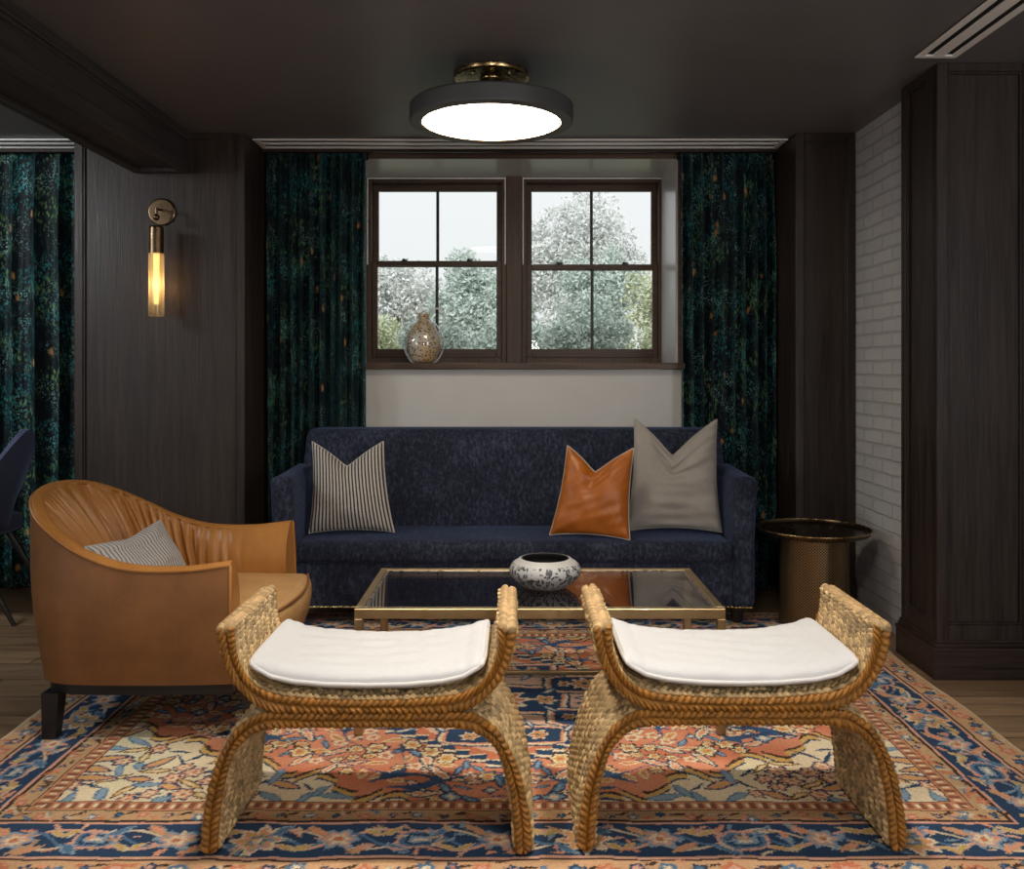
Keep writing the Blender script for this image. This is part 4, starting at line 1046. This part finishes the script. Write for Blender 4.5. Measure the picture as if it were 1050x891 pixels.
TR = [(-1.45, 8.2, 1.35, .62, .50, 'leaf2', 'low yellow green bush outside, behind the vase side of the left window'),
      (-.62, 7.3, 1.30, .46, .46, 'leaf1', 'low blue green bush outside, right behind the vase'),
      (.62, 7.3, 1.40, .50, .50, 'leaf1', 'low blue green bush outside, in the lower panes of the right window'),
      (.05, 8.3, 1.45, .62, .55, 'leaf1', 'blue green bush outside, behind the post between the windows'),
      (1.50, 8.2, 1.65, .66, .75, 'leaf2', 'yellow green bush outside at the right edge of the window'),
      (-1.95, 10.4, 1.62, .80, .72, 'leaf3', 'haze-pale shrub outside at the far left of the window'),
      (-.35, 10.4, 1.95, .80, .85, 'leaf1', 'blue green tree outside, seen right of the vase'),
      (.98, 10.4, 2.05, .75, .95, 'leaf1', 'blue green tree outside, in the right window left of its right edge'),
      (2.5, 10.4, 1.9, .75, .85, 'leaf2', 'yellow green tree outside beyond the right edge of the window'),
      (-1.75, 13.4, 2.15, 1.3, 1.0, 'leaf3', 'haze-pale tree outside, low and far behind the left window'),
      (.95, 13.4, 2.75, 1.45, 1.5, 'leaf3', 'haze-pale tree outside, tallest, far behind the right window'),
      (3.6, 13.4, 2.3, 1.2, 1.2, 'leaf3', 'haze-pale tree outside, farthest right')]
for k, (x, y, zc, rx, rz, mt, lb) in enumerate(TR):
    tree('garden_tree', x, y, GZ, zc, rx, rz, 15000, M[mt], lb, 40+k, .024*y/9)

# ------------------------------------------------------------------ light
w = bpy.data.worlds.new('overcast'); scn.world = w; w.use_nodes = True; nt = w.node_tree
bg = nt.nodes['Background']
tc = nt.nodes.new('ShaderNodeTexCoord'); sp = nt.nodes.new('ShaderNodeSeparateXYZ'); rp = nt.nodes.new('ShaderNodeValToRGB')
nt.links.new(tc.outputs['Generated'], sp.inputs[0]); nt.links.new(sp.outputs[2], rp.inputs[0]); nt.links.new(rp.outputs[0], bg.inputs[0])
rp.color_ramp.elements[0].position = 0; rp.color_ramp.elements[0].color = (.82, .83, .84, 1); rp.color_ramp.elements[1].position = .6; rp.color_ramp.elements[1].color = (1, 1.0, 1.02, 1)
bg.inputs[1].default_value = 1.0
def lamp(name, typ, loc, energy, color=(1, 1, 1), target=None, **kw):
    d = bpy.data.lights.new(name, typ); d.energy = energy; d.color = color
    for k, v in kw.items(): setattr(d, k, v)
    o = bpy.data.objects.new(name, d); o.location = loc; COL.objects.link(o)
    if target is not None: o.rotation_euler = (Vector(target)-Vector(loc)).to_track_quat('-Z', 'Y').to_euler()
    return o
lamp('window_portal', 'AREA', (0, YG+.16, 1.87), 1, target=(0, 0, 1.87), shape='RECTANGLE', size=1.88, size_y=1.2).data.cycles.is_portal = True
warm = (1, .915, .81)
for x in (-.45, .62):
    lamp('downlight', 'SPOT', (x, 2.35, CEIL-.03), 94, warm, (x, 2.55, 0), spot_size=math.radians(84), spot_blend=.9, shadow_soft_size=.06)
lamp('downlight', 'SPOT', (0, 1.1, CEIL-.03), 76, warm, (0, 2.6, .2), spot_size=math.radians(95), spot_blend=.9, shadow_soft_size=.10)
lamp('side_fill_area', 'AREA', (XR-.05, .1, 1.5), 54, (.95, .97, 1), (-.6, 4, 1.3), shape='RECTANGLE', size=1.8, size_y=1.5)  # added fill light on the unseen right wall, no window there
lamp('side_fill_area', 'AREA', (XL+.05, .1, 1.5), 40, (.95, .97, 1), (0.4, 4, 1.3), shape='RECTANGLE', size=1.8, size_y=1.5)  # matching added fill on the unseen left wall
lamp('left_room_daylight', 'AREA', (-3.6, 3.2, CEIL-.1), 34, (.9, .97, 1), (-3.0, 4.9, 1.2), shape='RECTANGLE', size=.6, size_y=.6)
lamp('garden_sun', 'SUN', (0, -4, 9), 1.6, (1, .98, .94), (0, 9, 0), angle=math.radians(50))
lamp('ceiling_fill_spot', 'SPOT', (.2, -.9, 1.5), 90, (1, .95, .9), (.3, 2.9, CEIL), spot_size=math.radians(110), spot_blend=1.0, shadow_soft_size=.15)  # unseen spot added behind the camera to brighten ceiling and vents
lamp('sconce_bulb', 'POINT', (tx, ty-.0, (zB+zC)/2), 1.6, (1, .58, .24), shadow_soft_size=.02)

# ------------------------------------------------------------------ camera
cd = bpy.data.cameras.new('camera'); cam = bpy.data.objects.new('camera', cd); COL.objects.link(cam)
cam.location = (0, 0, CAMZ); cam.rotation_euler = (PI/2, 0, 0)
cd.sensor_fit = 'HORIZONTAL'; cd.sensor_width = 36; cd.lens = F/1050*36
cd.shift_x = (525-VPX)/1050; cd.shift_y = -(445.5-HOR)/1050; cd.clip_start = .05
scn.camera = cam
vs = scn.view_settings; vs.view_transform = 'Standard'; vs.look = 'None'; vs.exposure = 0.12; vs.gamma = 1; vs.use_curve_mapping = False
cy = scn.cycles; cy.use_denoising = True; cy.max_bounces = 10; cy.transparent_max_bounces = 16; cy.sample_clamp_indirect = 6; cy.caustics_reflective = False; cy.caustics_refractive = False
